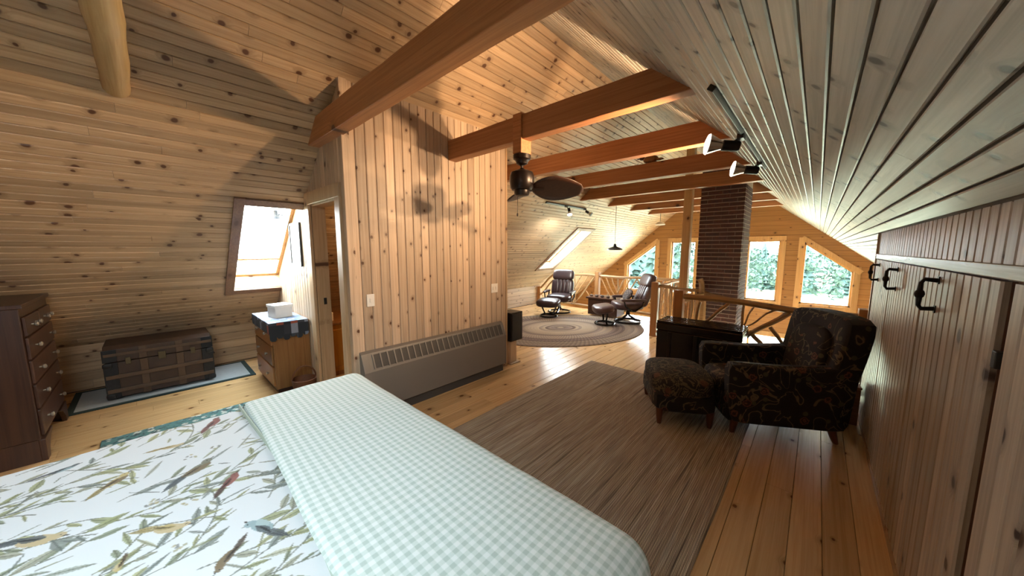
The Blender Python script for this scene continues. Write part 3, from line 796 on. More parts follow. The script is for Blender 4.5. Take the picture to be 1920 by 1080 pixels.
for i, (a, b) in enumerate(doors):
    d = struct(MB().box(XC + .02, XC + .03, a, b, .065, 1.506).build('door_%d' % (i + 2), M['closet_dark'], smooth=0))
    n = round((b - a) / .083); w = (b - a) / n
    me = board_mesh('closet_board', w, 0.018, M['closet'], gap=0.003, ch=0.006)
    for k in range(n): board(me, d, (XC + .02, a + w * (k + .5), .065), (0, 1, 0), (0, 0, 1), (-1, 0, 0), 1.441)
    hy = b - 0.27 if i < 3 else a + .12
    h = MB(); zc = 1.40
    h.tube([(XC + .004, hy, zc + .062), (XC - .038, hy, zc + .066), (XC - .048, hy, zc + .05), (XC - .048, hy, zc), (XC - .048, hy, zc - .05), (XC - .038, hy, zc - .066), (XC + .004, hy, zc - .062)], [.010, .009, .008, .011, .008, .009, .010], 8)
    h.lathe([(.006, -.022), (.014, -.012), (.017, 0), (.014, .012), (.006, .022)], 10, Matrix.Translation((XC - .048, hy, zc)))
    for s in (-1, 1): h.box(XC - .002, XC + .003, hy - .012, hy + .012, zc + s * .064 - .016, zc + s * .064 + .016)
    ho = h.build('handle', M['iron'], d); ho['label'] = 'black wrought iron pull'
    if i == 3: MB().box(XC - .004, XC + .03, b + .015, b + .045, 1.26, 1.31).build('latch', M['iron'], d, 0, .003)

# ------------------------------------------------------------------ heater, switches
t = thing('baseboard_heater', 'long grey metal convector heater along the partition', 'heater', (0, 0, 0))
HY0, HY1 = 1.24, 3.07
prof = [(XP + .016, .10), (-2.93, .10), (-2.93, .475), (-3.0, .635), (XP + .016, .655)]
MB().prism(prof, HY0, HY1, 1).build('casing', M['grey_metal'], t, 0, .004)
MB().box(XP + .016, -2.96, HY0 + .02, HY1 - .02, 0.0, .10).build('foot', M['grey_dark'], t, 0)
Pa, Pb = Vector((-2.93, 0, .475)), Vector((-3.0, 0, .635)); uu = (Pb - Pa).normalized(); nn = Vector((uu.z, 0, -uu.x))
q = [Pa + uu * .025 + nn * .002, Pb - uu * .02 + nn * .002, Pb - uu * .02 + nn * .004, Pa + uu * .025 + nn * .004]
MB().prism([(v.x, v.z) for v in q], HY0 + .09, HY1 - .04, 1).build('grille', M['grey_dark'], t, 0)
q = [Pa + uu * .02 + nn * .003, Pb - uu * .015 + nn * .003, Pb - uu * .015 + nn * .010, Pa + uu * .02 + nn * .010]
me = MB().prism([(v.x, v.z) for v in q], -.006, .006, 1).mesh('divider', M['grey_metal'], 0)
for k in range(25): share('divider', me, t, Matrix.Translation((0, HY0 + .09 + (HY1 - HY0 - .13) * k / 24, 0)))
MB().prism([(p[0] + .003, p[1]) for p in prof], HY1 - .012, HY1 + .012, 1).build('end_cap', M['grey_metal'], t, 0, .003)
MB().prism([(p[0] + .003, p[1]) for p in prof], HY0 - .012, HY0 + .05, 1).build('end_cap', M['grey_metal'], t, 0, .003)
def plate(label, y, z, w, n):
    t = thing('switch_plate', label, 'switch', (XP + .016, y, z))
    MB().box(0, .007, -w / 2, w / 2, -.058, .058).build('plate', M['white_plastic'], t, 0, .003)
    for k in range(n):
        yy = (k - (n - 1) / 2) * .046
        MB().box(.006, .014, yy - .011, yy + .011, -.02, .02).build('rocker', M['white_plastic'], t, 0, .002)
plate('white light switch on the partition near the doorway', 1.36, 1.125, .072, 1)
plate('double white light switch near the far end of the partition', 2.97, 1.10, .115, 2)

# black box with antenna on wooden stand, at the partition end
t = thing('black_speaker', 'black box shaped speaker with a stub aerial at the partition end', 'speaker', (-3.12, 3.36, .335))
MB().box(-.11, .13, -.12, .12, 0, .40).build('cabinet', M['blackwood'], t, 0, .008)
MB().box(.13, .136, -.1, .1, .02, .38).build('grille', M['black'], t, 0)
MB().box(-.09, -.05, -.1, -.06, .40, .53).build('aerial', M['black'], t, 0, .006)
t = thing('speaker_stand', 'short wooden stand under the black speaker', 'stand', (-3.10, 3.36, 0))
MB().box(-.05, .05, -.06, .06, 0, .33).build('post', M['casing'], t, 0, .004)
MB().box(-.09, .09, -.1, .1, 0, .02).build('base', M['casing'], t, 0, .004)

# ------------------------------------------------------------------ ceiling fan (one broad blade shows)
FX, FY = -2.03, 2.345
t = thing('ceiling_fan', 'dark bronze ceiling fan with broad brown blade hung from a beam', 'fan', (FX, FY, 0))
MB().box(-.05, .05, -.07, .07, 2.44, 2.775).build('mounting_block', M['beam'], t, 0, .006)
MB().lathe([(.02, 2.345), (.05, 2.36), (.058, 2.385), (.078, 2.40), (.080, 2.435), (.07, 2.44)], 24).build('canopy', M['bronze'], t)
MB().tube([(0, 0, 2.30), (0, 0, 2.36)], .013).lathe([(.012, 2.31), (.022, 2.318), (.012, 2.326)], 12).build('downrod', M['bronze'], t)
MB().lathe([(.03, 2.125), (.09, 2.13), (.105, 2.15), (.112, 2.2), (.112, 2.25), (.10, 2.285), (.06, 2.303), (.015, 2.306)], 28).build('motor_housing', M['bronze'], t)
MB().lathe([(.03, 2.075), (.062, 2.082), (.07, 2.10), (.07, 2.128)], 20).build('switch_housing', M['bronze'], t)
def blade(ang, L):
    Mx = Matrix.Rotation(R(ang), 4, 'Z'); vs = []; N = 14; K = 6
    for i in range(N + 1):
        f = i / N; x = .10 + (L - .10) * f
        hw = .03 + .125 * math.sin(PI * min(1, (f * .93 + .02)) ** .8) ** .9 if f < 1 else .015
        for j in range(K + 1):
            g = j / K * 2 - 1
            vs.append(Mx @ Vector((x, g * hw, 2.155 - g * hw * .5 - .02 * f)))
    fs = [(i * (K + 1) + j, (i + 1) * (K + 1) + j, (i + 1) * (K + 1) + j + 1, i * (K + 1) + j + 1) for i in range(N) for j in range(K)]
    o = MB().add(vs, fs).build('blade', M['fanblade'], t); s = o.modifiers.new('thick', 'SOLIDIFY'); s.thickness = .008
    MB().tube([Mx @ Vector((.06, 0, 2.135)), Mx @ Vector((.2, 0, 2.142))], [.016, .010], 8).build('blade_iron', M['bronze'], o)
blade(43, .56); blade(128, .36)
mb = MB(); mb.tube([(-.05, 0, 2.08), (-.052, 0, 1.93)], .0022, 6); mb.lathe([(.003, 1.90), (.007, 1.905), (.007, 1.925), (.002, 1.932)], 8, Matrix.Translation((-.052, 0, 0)))
mb.build('pull_chain', M['bronze'], t)

# ------------------------------------------------------------------ lights on tracks
def frame_to(d, up=(0, 0, 1)):
    z = Vector(d).normalized(); x = Vector(up).cross(z).normalized(); y = z.cross(x)
    return Matrix(((x.x, y.x, z.x, 0), (x.y, y.y, z.y, 0), (x.z, y.z, z.z, 0), (0, 0, 0, 1)))
def spot_light(loc, d, energy, color, size=150, name='spotlight_beam', blend=0.9, soft=.05):
    l = bpy.data.lights.new(name, 'SPOT'); l.energy = energy; l.color = color; l.spot_size = R(size); l.spot_blend = blend; l.shadow_soft_size = soft
    o = bpy.data.objects.new(name, l); COL.objects.link(o); o.location = loc; o.rotation_euler = Vector(d).to_track_quat('-Z', 'Y').to_euler()
WARM = (1.0, 0.66, 0.38)
def head(t, anchor, hp, d, bulb, s=1.0):
    """spot head: adapter at anchor, arm to hp, lamp pointing along d"""
    a = Vector(anchor); hp = Vector(hp); d = Vector(d).normalized()
    MB().soft(a, (.022, .045, .022), 6, 3).build('adapter', M['black'], t)
    MB().tube([a, a.lerp(hp, .5), hp], .008, 8).build('arm', M['black'], t)
    Mx = Matrix.Translation(hp) @ frame_to(d)
    MB().lathe([(.028 * s, -.06 * s), (.032 * s, -.05 * s), (.032 * s, .03 * s), (.026 * s, .035 * s)], 18, Mx).build('socket', M['black'], t)
    o = MB().lathe([(.025 * s, .03 * s), (.032 * s, .05 * s), (.058 * s, .105 * s), (.062 * s, .115 * s)], 22, Mx).build('reflector_bulb', M['chrome'], t)
    MB().lathe([(.062 * s, .112 * s), (.056 * s, .121 * s), (.03 * s, .128 * s), (.004, .130 * s)], 22, Mx).build('bulb_face', bulb, o)
    return hp + d * .16 * s
tx_ = -0.435; tz = zr(tx_) - .032
t = thing('track_light', 'black track with two lit reflector spotlights on the near roof slope', 'track light', (0, 0, 0))
Mt = Matrix.Translation((tx_, 0, zr(tx_))) @ Matrix.Rotation(math.atan(.8), 4, 'Y')
MB().box(-.018, .018, 1.95, 4.15, -.042, -.014, Mt).build('track', M['black'], t, 0, .003)
d1_ = Vector((-.90, -.42, .16)); d2_ = Vector((-.92, -.36, .16))
e1 = head(t, (tx_ - .02, 2.84, tz - .01), (tx_ - .09, 2.82, tz - .06), d1_, M['bulb'], 1.15)
e2 = head(t, (tx_ - .02, 3.82, tz - .01), (tx_ - .09, 3.80, tz - .06), d2_, M['bulb'], 1.15)
SPOT_W = 250
spot_light(e1, d1_, SPOT_W, WARM, 122, blend=1.0); spot_light(e2, d2_, SPOT_W * .75, WARM, 122, blend=1.0)
# far track on the left slope
t = thing('track_light', 'small black track with two spotlights on the far roof slope above the recliner', 'track light', (0, 0, 0))
xq = -3.72; Mt = Matrix.Translation((xq, 0, zl(xq))) @ Matrix.Rotation(-math.atan(.83), 4, 'Y')
MB().box(-.018, .018, 4.95, 6.35, -.042, -.014, Mt).build('track', M['black'], t, 0, .003)
p = Vector((xq, 0, zl(xq))) + nl_ * .035
f1 = head(t, p + Vector((0, 5.6, 0)), p + Vector((.07, 5.6, -.09)), (.3, -.25, -.85), M['bulb_dim'], .8)
f2 = head(t, p + Vector((0, 6.3, 0)), p + Vector((.07, 6.3, -.07)), (.75, .2, -.5), M['black'], .8)
spot_light(f1, (-.25, .1, -.95), 190, (1, .9, .8), 165)

# pendants
t = thing('pendant_lamp', 'dark metal dish pendant lamp hanging on a long cord over the recliners', 'lamp', (-3.40, 7.15, 0))
MB().tube([(0, 0, 1.68), (0, 0, 2.56)], .005, 6).build('cord', M['black'], t)
MB().lathe([(.17, 1.575), (.165, 1.60), (.12, 1.625), (.06, 1.645), (.035, 1.66), (.03, 1.70), (.015, 1.715)], 28).build('shade', M['black'], t)
MB().lathe([(.02, 1.565), (.035, 1.58), (.03, 1.61), (.015, 1.63)], 14).build('bulb', M['white_plastic'], t)
mb = MB(); mb.tube([(.02, .02, 2.5), (-.1, -.5, 2.50), (-.25, -1.1, 2.56)], .004, 5); mb.build('supply_cord', M['black'], t)
t = thing('pendant_lamp', 'small clear glass pendant lamp near the far gable', 'lamp', (-3.25, 9.55, 0))
MB().tube([(0, 0, 2.33), (0, 0, 2.56)], .006, 6).build('cord', M['black'], t)
MB().lathe([(.12, 2.25), (.13, 2.27), (.10, 2.31), (.04, 2.34), (.015, 2.345)], 24).build('shade', M['white_plastic'], t)
# carved ornament on a beam
t = thing('carved_ornament', 'small brown carved bird ornament perched on a tie beam', 'ornament', (-1.78, 4.74, 2.762))
MB().soft((0, 0, .05), (.10, .055, .05), 2.2, 8).soft((.11, 0, .035), (.06, .03, .018), 2.2, 6).build('body', M['oak'], t)
MB().soft((-.12, 0, .085), (.038, .03, .032), 2.2, 6).build('head', M['walnut'], t)
MB().soft((-.165, 0, .08), (.025, .012, .008), 2.2, 4).build('beak', M['black'], t)

# ------------------------------------------------------------------ rustic railings
sd = [100]
def L_(mb, a, b, r0, r1=None, amp=.012, n=7, seg=7):
    sd[0] += 1; return logtube(mb, a, b, r0, r1, amp, sd[0], n, seg)
def post(name, parent, x, y, h, w=.10, z0=0.0):
    return MB().box(x - w / 2, x + w / 2, y - w / 2, y + w / 2, z0, h).build(name, M['post'], parent, 0, .006)
def one(parent, name, a, b, r0, r1=None, amp=.012, mat='rustic'):
    mb = MB(); L_(mb, a, b, r0, r1, amp); return mb.build(name, M[mat], parent)
# near railing at Y 4.9
t = thing('log_railing', 'rustic branch railing with a thick log handrail behind the armchair', 'railing', (0, 0, 0))
RY = 4.9
post('post', t, -1.36, RY, 1.04, .115); post('post', t, 0.42, RY, .99, .13)
one(t, 'handrail', (-1.33, RY, .955), (.40, RY, .905), .042, .036, .018)
one(t, 'bottom_rail', (-1.33, RY, .10), (.40, RY, .10), .03, .028, .012)
br = [((-.18, RY, .88), (-.78, RY, .36), .030), ((-.62, RY, .93), (-.66, RY, .12), .014), ((-.52, RY, .90), (-.64, RY, .62), .012), ((-.28, RY, .90), (-.63, RY, .62), .012), ((-.78, RY, .92), (-1.08, RY, .58), .025),
      ((-.55, RY, .60), (-.2, RY, .12), .026), ((-.35, RY, .68), (.05, RY, .15), .022), ((.2, RY, .9), (-.02, RY, .12), .02), ((-1.1, RY, .9), (-1.2, RY, .12), .018), ((-.95, RY, .62), (-.64, RY, .60), .012), ((-1.0, RY, .12), (-1.08, RY, .58), .018), ((.33, RY, .9), (.3, RY, .12), .018)]
for a, b, r_ in br: one(t, 'branch', a, b, r_, r_ * .75, .02)
# stair railing returning away from the near post, with forked corner log
t = thing('log_railing', 'railing of upright sticks with a forked log post in front of the chimney', 'railing', (0, 0, 0))
mb = MB(); L_(mb, (-1.36, 6.2, -.0), (-1.36, 6.2, .90), .06, .055); L_(mb, (-1.36, 6.2, .86), (-1.42, 6.2, 1.10), .05, .045); L_(mb, (-1.36, 6.2, .86), (-1.02, 6.1, .80), .045, .05)
mb.build('forked_post', M['rustic'], t)
post('post', t, -2.13, 6.2, 1.0, .12)
one(t, 'handrail', (-2.1, 6.2, .93), (-1.38, 6.2, .90), .032, .03)
one(t, 'handrail', (-1.36, 6.15, .86), (-1.36, 4.96, .86), .032, .03, .01)
one(t, 'bottom_rail', (-2.1, 6.2, .09), (-1.38, 6.2, .09), .022); one(t, 'bottom_rail', (-1.36, 6.15, .09), (-1.36, 4.96, .09), .022)
for k in range(8):
    x = -2.03 + k * .083; one(t, 'stick', (x, 6.2, .08), (x + random.uniform(-.02, .02), 6.2, .92), random.uniform(.011, .017), None, .012)
for k in range(12):
    y = 6.05 - k * .093; one(t, 'stick', (-1.36, y, .08), (-1.36, y + random.uniform(-.04, .04), .86), random.uniform(.010, .016), None, .014)
# side railing and far railing
t = thing('log_railing', 'far branch lattice railing behind the two recliners', 'railing', (0, 0, 0))
FYR = 7.75
post('post', t, -2.13, FYR, .97, .11); post('post', t, -4.12, FYR, 1.02, .11); post('post', t, -6.0, FYR, .5, .11)
one(t, 'handrail', (-4.07, FYR, .92), (-2.16, FYR, .92), .034, .03); one(t, 'handrail', (-4.17, FYR, .92), (-5.45, FYR, .92), .032, .03)
one(t, 'handrail', (-5.45, FYR, .92), (-5.97, FYR, .45), .03, .03); one(t, 'handrail', (-5.5, FYR, .72), (-5.97, FYR, .25), .024, .024)
one(t, 'bottom_rail', (-4.07, FYR, .1), (-2.16, FYR, .1), .026); one(t, 'bottom_rail', (-4.17, FYR, .1), (-5.95, FYR, .1), .026)
one(t, 'handrail', (-2.13, FYR - .05, .92), (-2.13, 6.27, .92), .03); one(t, 'bottom_rail', (-2.13, FYR - .05, .1), (-2.13, 6.27, .1), .024)
for k in range(9):
    y = 6.4 + k * .15; one(t, 'stick', (-2.13, y, .1), (-2.13, y + .02, .92), .013)
for x0, x1 in ((-4.05, -3.1), (-3.1, -2.2), (-5.4, -4.2)):
    xm = (x0 + x1) / 2
    for f in (0, .33, .66):
        one(t, 'branch', (x0 + (xm - x0) * f, FYR, .9), (xm, FYR, .12 + f * .6), .017, .014)
        one(t, 'branch', (x1 + (xm - x1) * f, FYR, .9), (xm, FYR, .12 + f * .6), .017, .014)
    one(t, 'branch', (xm, FYR, .1), (xm, FYR, .92), .018)
    one(t, 'branch', (x0, FYR, .1), (x0 + .25, FYR, .5), .014); one(t, 'branch', (x1, FYR, .1), (x1 - .25, FYR, .5), .014)

# ------------------------------------------------------------------ rugs
def rug(name, label, x0, x1, y0, y1, mat, th=.012, z0=0.0, border=None):
    mb = MB().box(x0, x1, y0, y1, z0, z0 + th)
    if border is None: return tag(mb.build(name, mat, None, 0, .004), label, 'rug')
    t = thing(name, label, 'rug', (0, 0, 0)); mb.build('field', mat, t, 0, .003)
    for a, b, c, d in ((x0, x0 + border, y0, y1), (x1 - border, x1, y0, y1), (x0 + border, x1 - border, y0, y0 + border), (x0 + border, x1 - border, y1 - border, y1)):
        MB().box(a, b, c, d, z0 + .0, z0 + th + .002).build('border', M['rugborder'], t, 0, .002)
    return t
# striped runner: ribs are real
mb = MB(); n = 162; vs = []; fs = []
x0, x1, y0, y1 = -2.28, -0.336, 1.15, 4.16
for i in range(n + 1):
    x = x0 + (x1 - x0) * i / n; z = .010 + (.0035 if i % 2 else 0) - (.009 if i in (0, n) else 0)
    for j in range(9):
        vs.append((x + .006 * math.sin(j * 1.3 + i * .02), y0 + (y1 - y0) * j / 8 + (.006 * math.sin(i * .4) if j in (0, 8) else 0), z))
for i in range(n):
    for j in range(8): fs.append((i * 9 + j, (i + 1) * 9 + j, (i + 1) * 9 + j + 1, i * 9 + j + 1))
tag(mb.add(vs, fs).build('striped_runner', M['runner']), 'large brown and tan striped woven rug beside the bed', 'rug')
# oval braided rug with real rings
mb = MB(); rings = 27; seg = 96; vs = [(0, 0, .012)]; fs = []
prof = []
for k in range(rings):
    for f, z in ((.08, .007), (.35, .0135), (.65, .0135), (.92, .007)): prof.append(((k + f) / rings, z))
prof.append((1.0, 0.001))
for r_, z in prof:
    for k in range(seg):
        w = 2 * PI * k / seg; vs.append((1.75 * r_ * math.cos(w), 1.3 * r_ * math.sin(w), z))
for k in range(seg): fs.append((0, 1 + k, 1 + (k + 1) % seg))
for i in range(len(prof) - 1):
    for k in range(seg): fs.append((1 + i * seg + k, 1 + (i + 1) * seg + k, 1 + (i + 1) * seg + (k + 1) % seg, 1 + i * seg + (k + 1) % seg))
o = mb.add(vs, fs).build('braided_rug', M['oval']); o.location = (-3.75, 5.55, .001); o.rotation_euler = (0, 0, R(60))
tag(o, 'oval brown braided rug in front of the recliners', 'rug')
rug('trunk_rug', 'pale blue rug with dark green border under the old trunk', -5.95, -5.18, -.68, .80, M['bluerug'], .010, 0, .05)
rug('bedside_rug', 'teal floral rug on the floor beyond the bed', -4.28, -3.0, -.40, 1.0, M['tealrug'])

# ------------------------------------------------------------------ bed
BX0, BX1, BY0, BY1, BT = -2.39, -0.31, -1.35, 0.95, 0.70
t = thing('bed', 'large bed under a bird print bedspread', 'bed', (0, 0, 0))
MB().soft(((BX0 + BX1) / 2, (BY0 + BY1) / 2, .5), ((BX1 - BX0) / 2 - .03, (BY1 - BY0) / 2 - .03, .17), 9, 8).build('mattress', M['mattress'], t)
MB().box(BX0 + .06, BX1 - .06, BY0 + .06, BY1 - .06, .16, .34).build('base', M['oak'], t, 0, .01)
for x in (BX0 + .15, BX1 - .15):
    for y in (BY0 + .15, BY1 - .15): MB().box(x - .04, x + .04, y - .04, y + .04, 0, .17).build('leg', M['walnut'], t, 0, .006)

def drape(us, vs_, x0, x1, y0, y1, z, r, fold=0.0, seedv=0.0, ybot=None):
    """grid over the top rectangle, falling over its edges; returns verts and flat coords"""
    V = np.zeros((len(us), len(vs_), 3)); F = np.zeros((len(us), len(vs_), 3))
    for i, u in enumerate(us):
        for j, v in enumerate(vs_):
            cx, cy = min(max(u, x0), x1), min(max(v, y0), y1); dx, dy = u - cx, v - cy; d = math.hypot(dx, dy)
            px, py, pz = cx, cy, z
            if d > 1e-6:
                ex, ey = dx / d, dy / d
                if d < r * PI / 2: o_ = r * math.sin(d / r); dz = r * (1 - math.cos(d / r))
                else:
                    dn = d - r * PI / 2; s_ = cx + cy
                    o_ = r + fold * dn * (1 + math.sin(s_ * 19 + seedv)); dz = r + dn
                px += ex * o_; py += ey * o_; pz -= dz
            pz += .006 * mnoise.noise(Vector((u * 2.3, v * 2.3, seedv))) + .002 * mnoise.noise(Vector((u * 9, v * 9, seedv + 3)))
            V[i, j] = (px, py, pz); F[i, j] = (u, v, 0)
    return V, F
def grid_obj(name, V, F, mat, parent=None, colors=None):
    a, b = V.shape[:2]; verts = V.reshape(-1, 3)
    me = bpy.data.meshes.new(name)
    ii = np.arange(a * b).reshape(a, b)
    faces = np.stack([ii[:-1, :-1], ii[1:, :-1], ii[1:, 1:], ii[:-1, 1:]], -1).reshape(-1, 4)
    me.from_pydata(verts.tolist(), [], faces.tolist()); me.update(); me.shade_smooth(); me.materials.append(mat)
    at = me.attributes.new('flat', 'FLOAT_VECTOR', 'POINT'); at.data.foreach_set('vector', F.reshape(-1, 3).astype(np.float32).ravel())
    if colors is not None:
        ac = me.attributes.new('print', 'FLOAT_COLOR', 'POINT')
        c4 = np.ones((a * b, 4), np.float32); c4[:, :3] = colors.reshape(-1, 3); ac.data.foreach_set('color', c4.ravel())
    o = bpy.data.objects.new(name, me); COL.objects.link(o)
    if parent: o.parent = parent
    return o

rr_ = .07
us = np.concatenate([np.linspace(BX0 - .45, BX0 - .02, 26), np.arange(BX0 - .016, -.85, .0035), np.linspace(-.845, BX1 + .45, 50)])
vs_ = np.concatenate([np.linspace(BY0, -.86, 20), np.arange(-.855, .36, .0035), np.linspace(.365, BY1 + .45, 40)])
V, F = drape(us, vs_, BX0 + rr_, BX1 - rr_, BY0, BY1 - rr_, BT, rr_, .05, 1.0)
# --- printed pattern: leaves, stems and birds, in the flat cloth's own coordinates
U_, V_ = np.meshgrid(us, vs_, indexing='ij')
base = np.empty(U_.shape + (3,)); base[:] = (0.70, 0.725, 0.735)
def paint(mask, col, a=1.0):
    base[mask] = base[mask] * (1 - a) + np.array(col) * a
def sub(cx, cy, rad):
    i0, i1 = np.searchsorted(us, cx - rad), np.searchsorted(us, cx + rad); j0, j1 = np.searchsorted(vs_, cy - rad), np.searchsorted(vs_, cy + rad)
    return slice(i0, i1), slice(j0, j1)
def leaf(cx, cy, ang, L, w, col, a=.9):
    s = sub(cx, cy, L); X = U_[s] - cx; Y = V_[s] - cy
    p = X * math.cos(ang) + Y * math.sin(ang); q = -X * math.sin(ang) + Y * math.cos(ang) - .25 * w * np.sin(p / L * 3)
    f = p / L; prof_ = w * np.maximum(0, np.sin(np.pi * np.clip(f + .5, 0, 1))) ** .8
    m_ = (np.abs(f) < .5) & (np.abs(q) < prof_); b_ = base[s]
    shade_ = np.where(q[m_] > 0, 1.0, .78)[:, None]
    b_[m_] = b_[m_] * (1 - a) + np.array(col) * shade_ * a
    m2 = (np.abs(f) < .52) & (np.abs(q) < .0022); b_[m2] = b_[m2] * .4 + np.array(col) * .35 * .6
def stem(x0, y0, ang, L, bend, col=(.13, .14, .10), w=.0028):
    n = int(L / .003); x, y = x0, y0; pts_ = []
    for k in range(n):
        x += .003 * math.cos(ang); y += .003 * math.sin(ang); ang += bend * .003; pts_.append((x, y, ang))
        s = sub(x, y, .008); m_ = (U_[s] - x) ** 2 + (V_[s] - y) ** 2 < w * w; base[s][m_] = base[s][m_] * .35 + np.array(col) * .65
    return pts_
def ell(cx, cy, ang, a_, b_, col, al=.95):
    s = sub(cx, cy, max(a_, b_) * 1.1); X = U_[s] - cx; Y = V_[s] - cy
    p = X * math.cos(ang) + Y * math.sin(ang); q = -X * math.sin(ang) + Y * math.cos(ang)
    m_ = (p / a_) ** 2 + (q / b_) ** 2 < 1; base[s][m_] = base[s][m_] * (1 - al) + np.array(col) * al
def bird(cx, cy, ang, S, body, wing, tail, belly):
    c, s = math.cos(ang), math.sin(ang); P = lambda a, b: (cx + S * (a * c - b * s), cy + S * (a * s + b * c))
    leaf(*P(-.85, -.02), ang, S * 1.1, S * .11, tail); leaf(*P(-.82, .1), ang + .12, S * .9, S * .09, tail)
    ell(*P(0, 0), ang, S * .52, S * .25, body); ell(*P(.12, -.1), ang, S * .34, S * .15, belly)
    ell(*P(.5, .1), ang + .3, S * .2, S * .17, body); leaf(*P(-.2, .08), ang - .1, S * .8, S * .15, wing)
    for k in range(4): leaf(*P(-.15 - .1 * k, .06), ang - .2, S * .35, S * .02, tuple(q * .5 for q in wing))
    leaf(*P(.74, .1), ang, S * .18, S * .035, (.1, .08, .06)); ell(*P(.55, .14), ang, S * .03, S * .03, (.02, .02, .02))
GR = [(.34, .36, .19), (.26, .29, .19), (.42, .42, .22), (.25, .28, .25), (.38, .38, .28)]
rp = random.Random(12)
for k in range(105):
    x, y = rp.uniform(BX0 - .1, -.75), rp.uniform(-.95, .40)
    ang = R(rp.choice([100, 118, 135, 80, 60])) + rp.uniform(-.3, .3)
    pts_ = stem(x, y, ang, rp.uniform(.18, .42), rp.uniform(-3.2, 3.2))
    for q in range(12, len(pts_), rp.randint(14, 22)):
        px, py, pa = pts_[q]; sgn = rp.choice((-1, 1)); la = pa + sgn * rp.uniform(.3, .8); LL = rp.uniform(.045, .10)
        leaf(px + math.cos(la) * LL * .5, py + math.sin(la) * LL * .5, la, LL, LL * rp.uniform(.08, .18), rp.choice(GR))
for k in range(150):
    leaf(rp.uniform(BX0 - .2, -.75), rp.uniform(-.95, .40), rp.uniform(.4, 2.9), rp.uniform(.04, .12), rp.uniform(.003, .010), rp.choice(GR), .65)
for k in range(26):
    x, y = rp.uniform(BX0, -.8), rp.uniform(-.9, .36)
    for q in range(6): ell(x + rp.uniform(-.02, .02), y + rp.uniform(-.02, .02), 0, .006, .005, rp.choice([(.22, .22, .2), (.36, .34, .2), (.42, .36, .2)]), .8)
# birds placed on the cloth where they sit in the print
_f, _pi, _ya = 622., R(6.717), R(42.533)
_fw = np.array([-math.sin(_ya) * math.cos(_pi), math.cos(_ya) * math.cos(_pi), -math.sin(_pi)]); _r = np.array([math.cos(_ya), math.sin(_ya), 0]); _u = np.cross(_r, _fw)
def onbed(px, py):
    d = _fw * _f + _r * (px - 960) + _u * (540 - py); k = (BT - 1.6) / d[2]; return d[0] * k, d[1] * k
RED, BRN, YEL, BLU, GRY, PEA = (.25, .10, .085), (.20, .15, .09), (.50, .40, .19), (.30, .40, .42), (.12, .14, .15), (.52, .42, .25)
for (hx, hy), (qx, qy), b_, w_, tl, be in (((448, 885), (412, 922), RED, (.16, .07, .06), (.13, .08, .07), (.3, .12, .1)), ((245, 885), (182, 925), YEL, BRN, (.42, .33, .14), BRN), ((352, 985), (272, 995), PEA, YEL, YEL, PEA),
        ((468, 978), (520, 1000), BLU, GRY, GRY, (.4, .5, .5)), ((115, 1010), (10, 1022), PEA, GRY, GRY, PEA), ((400, 1075), (450, 1018), BRN, (.14, .11, .08), (.16, .12, .09), BRN), ((412, 782), (385, 805), RED, (.2, .1, .09), RED, RED),
        ((400, 858), (330, 905), (.2, .2, .15), BRN, GRY, BRN), ((345, 832), (290, 845), PEA, YEL, YEL, PEA), ((150, 870), (75, 895), GRY, GRY, (.2, .2, .22), BLU), ((215, 1072), (232, 1045), YEL, BRN, BRN, PEA)):
    a = np.array(onbed(hx, hy)); b = np.array(onbed(qx, qy)); c = (a + b) / 2; d = a - b; S = float(np.hypot(*d)) / 1.55
    bird(float(c[0] + d[0] * .05), float(c[1] + d[1] * .05), math.atan2(d[1], d[0]), max(S, .035), b_, w_, tl, be)
o = grid_obj('bedspread', V, F, M['print'], None, base)
tag(o, 'white bedspread printed with birds and green leaves on the bed', 'bedspread')
# --- folded gingham throw across the foot
t = thing('folded_throw', 'pale green gingham throw folded across the foot of the bed', 'throw', (0, 0, 0))
TH0 = .29
for i, (dz, y_in, mt) in enumerate(((.010, .005, 'gingham'), (.020, 0.0, 'gingham'), (.032, -.004, 'gingham'))):
    us = np.concatenate([np.linspace(BX0 - .28, BX0 - .01, 16), np.linspace(BX0, BX1, 90), np.linspace(BX1 + .01, BX1 + .30, 18)])
    vs2 = np.concatenate([np.linspace(TH0 + y_in, .83, 36), np.linspace(.84, BY1 + .30, 26)])
    rz_ = rr_ + dz
    Vt, Ft = drape(us, vs2, BX0 + rr_, BX1 - rr_, BY0, BY1 - rr_, BT + dz, rz_, .03, 1.0)
    # front edge rolls down on to the layer below and drifts a little
    for a in range(Vt.shape[0]):
        w_ = .012 * math.sin(us[a] * 3.1 + i) + .05 * max(0, (us[a] + 1.4)) * -.6
        for b in range(Vt.shape[1]):
            k = max(0, 1 - (vs2[b] - TH0) / .35); Vt[a, b, 1] += w_ * k
        Vt[a, 0, 2] -= .009; Vt[a, 1, 2] -= .002
    o = grid_obj('layer', Vt, Ft, M[mt], t)
mb = MB(); zz = BT + .014
for dz in (.006, .018):
    mb.tube([(x, TH0 - .004 + .012 * math.sin(x * 3.1) + .05 * max(0, x + 1.4) * -.6, BT + dz + .006 * mnoise.noise(Vector((x * 2.3, TH0 * 2.3, 1.0)))) for x in np.linspace(BX0 + .03, BX1 - .03, 40)], .005, 6)
mb.build('folded_hem', M['throw_edge'], t)

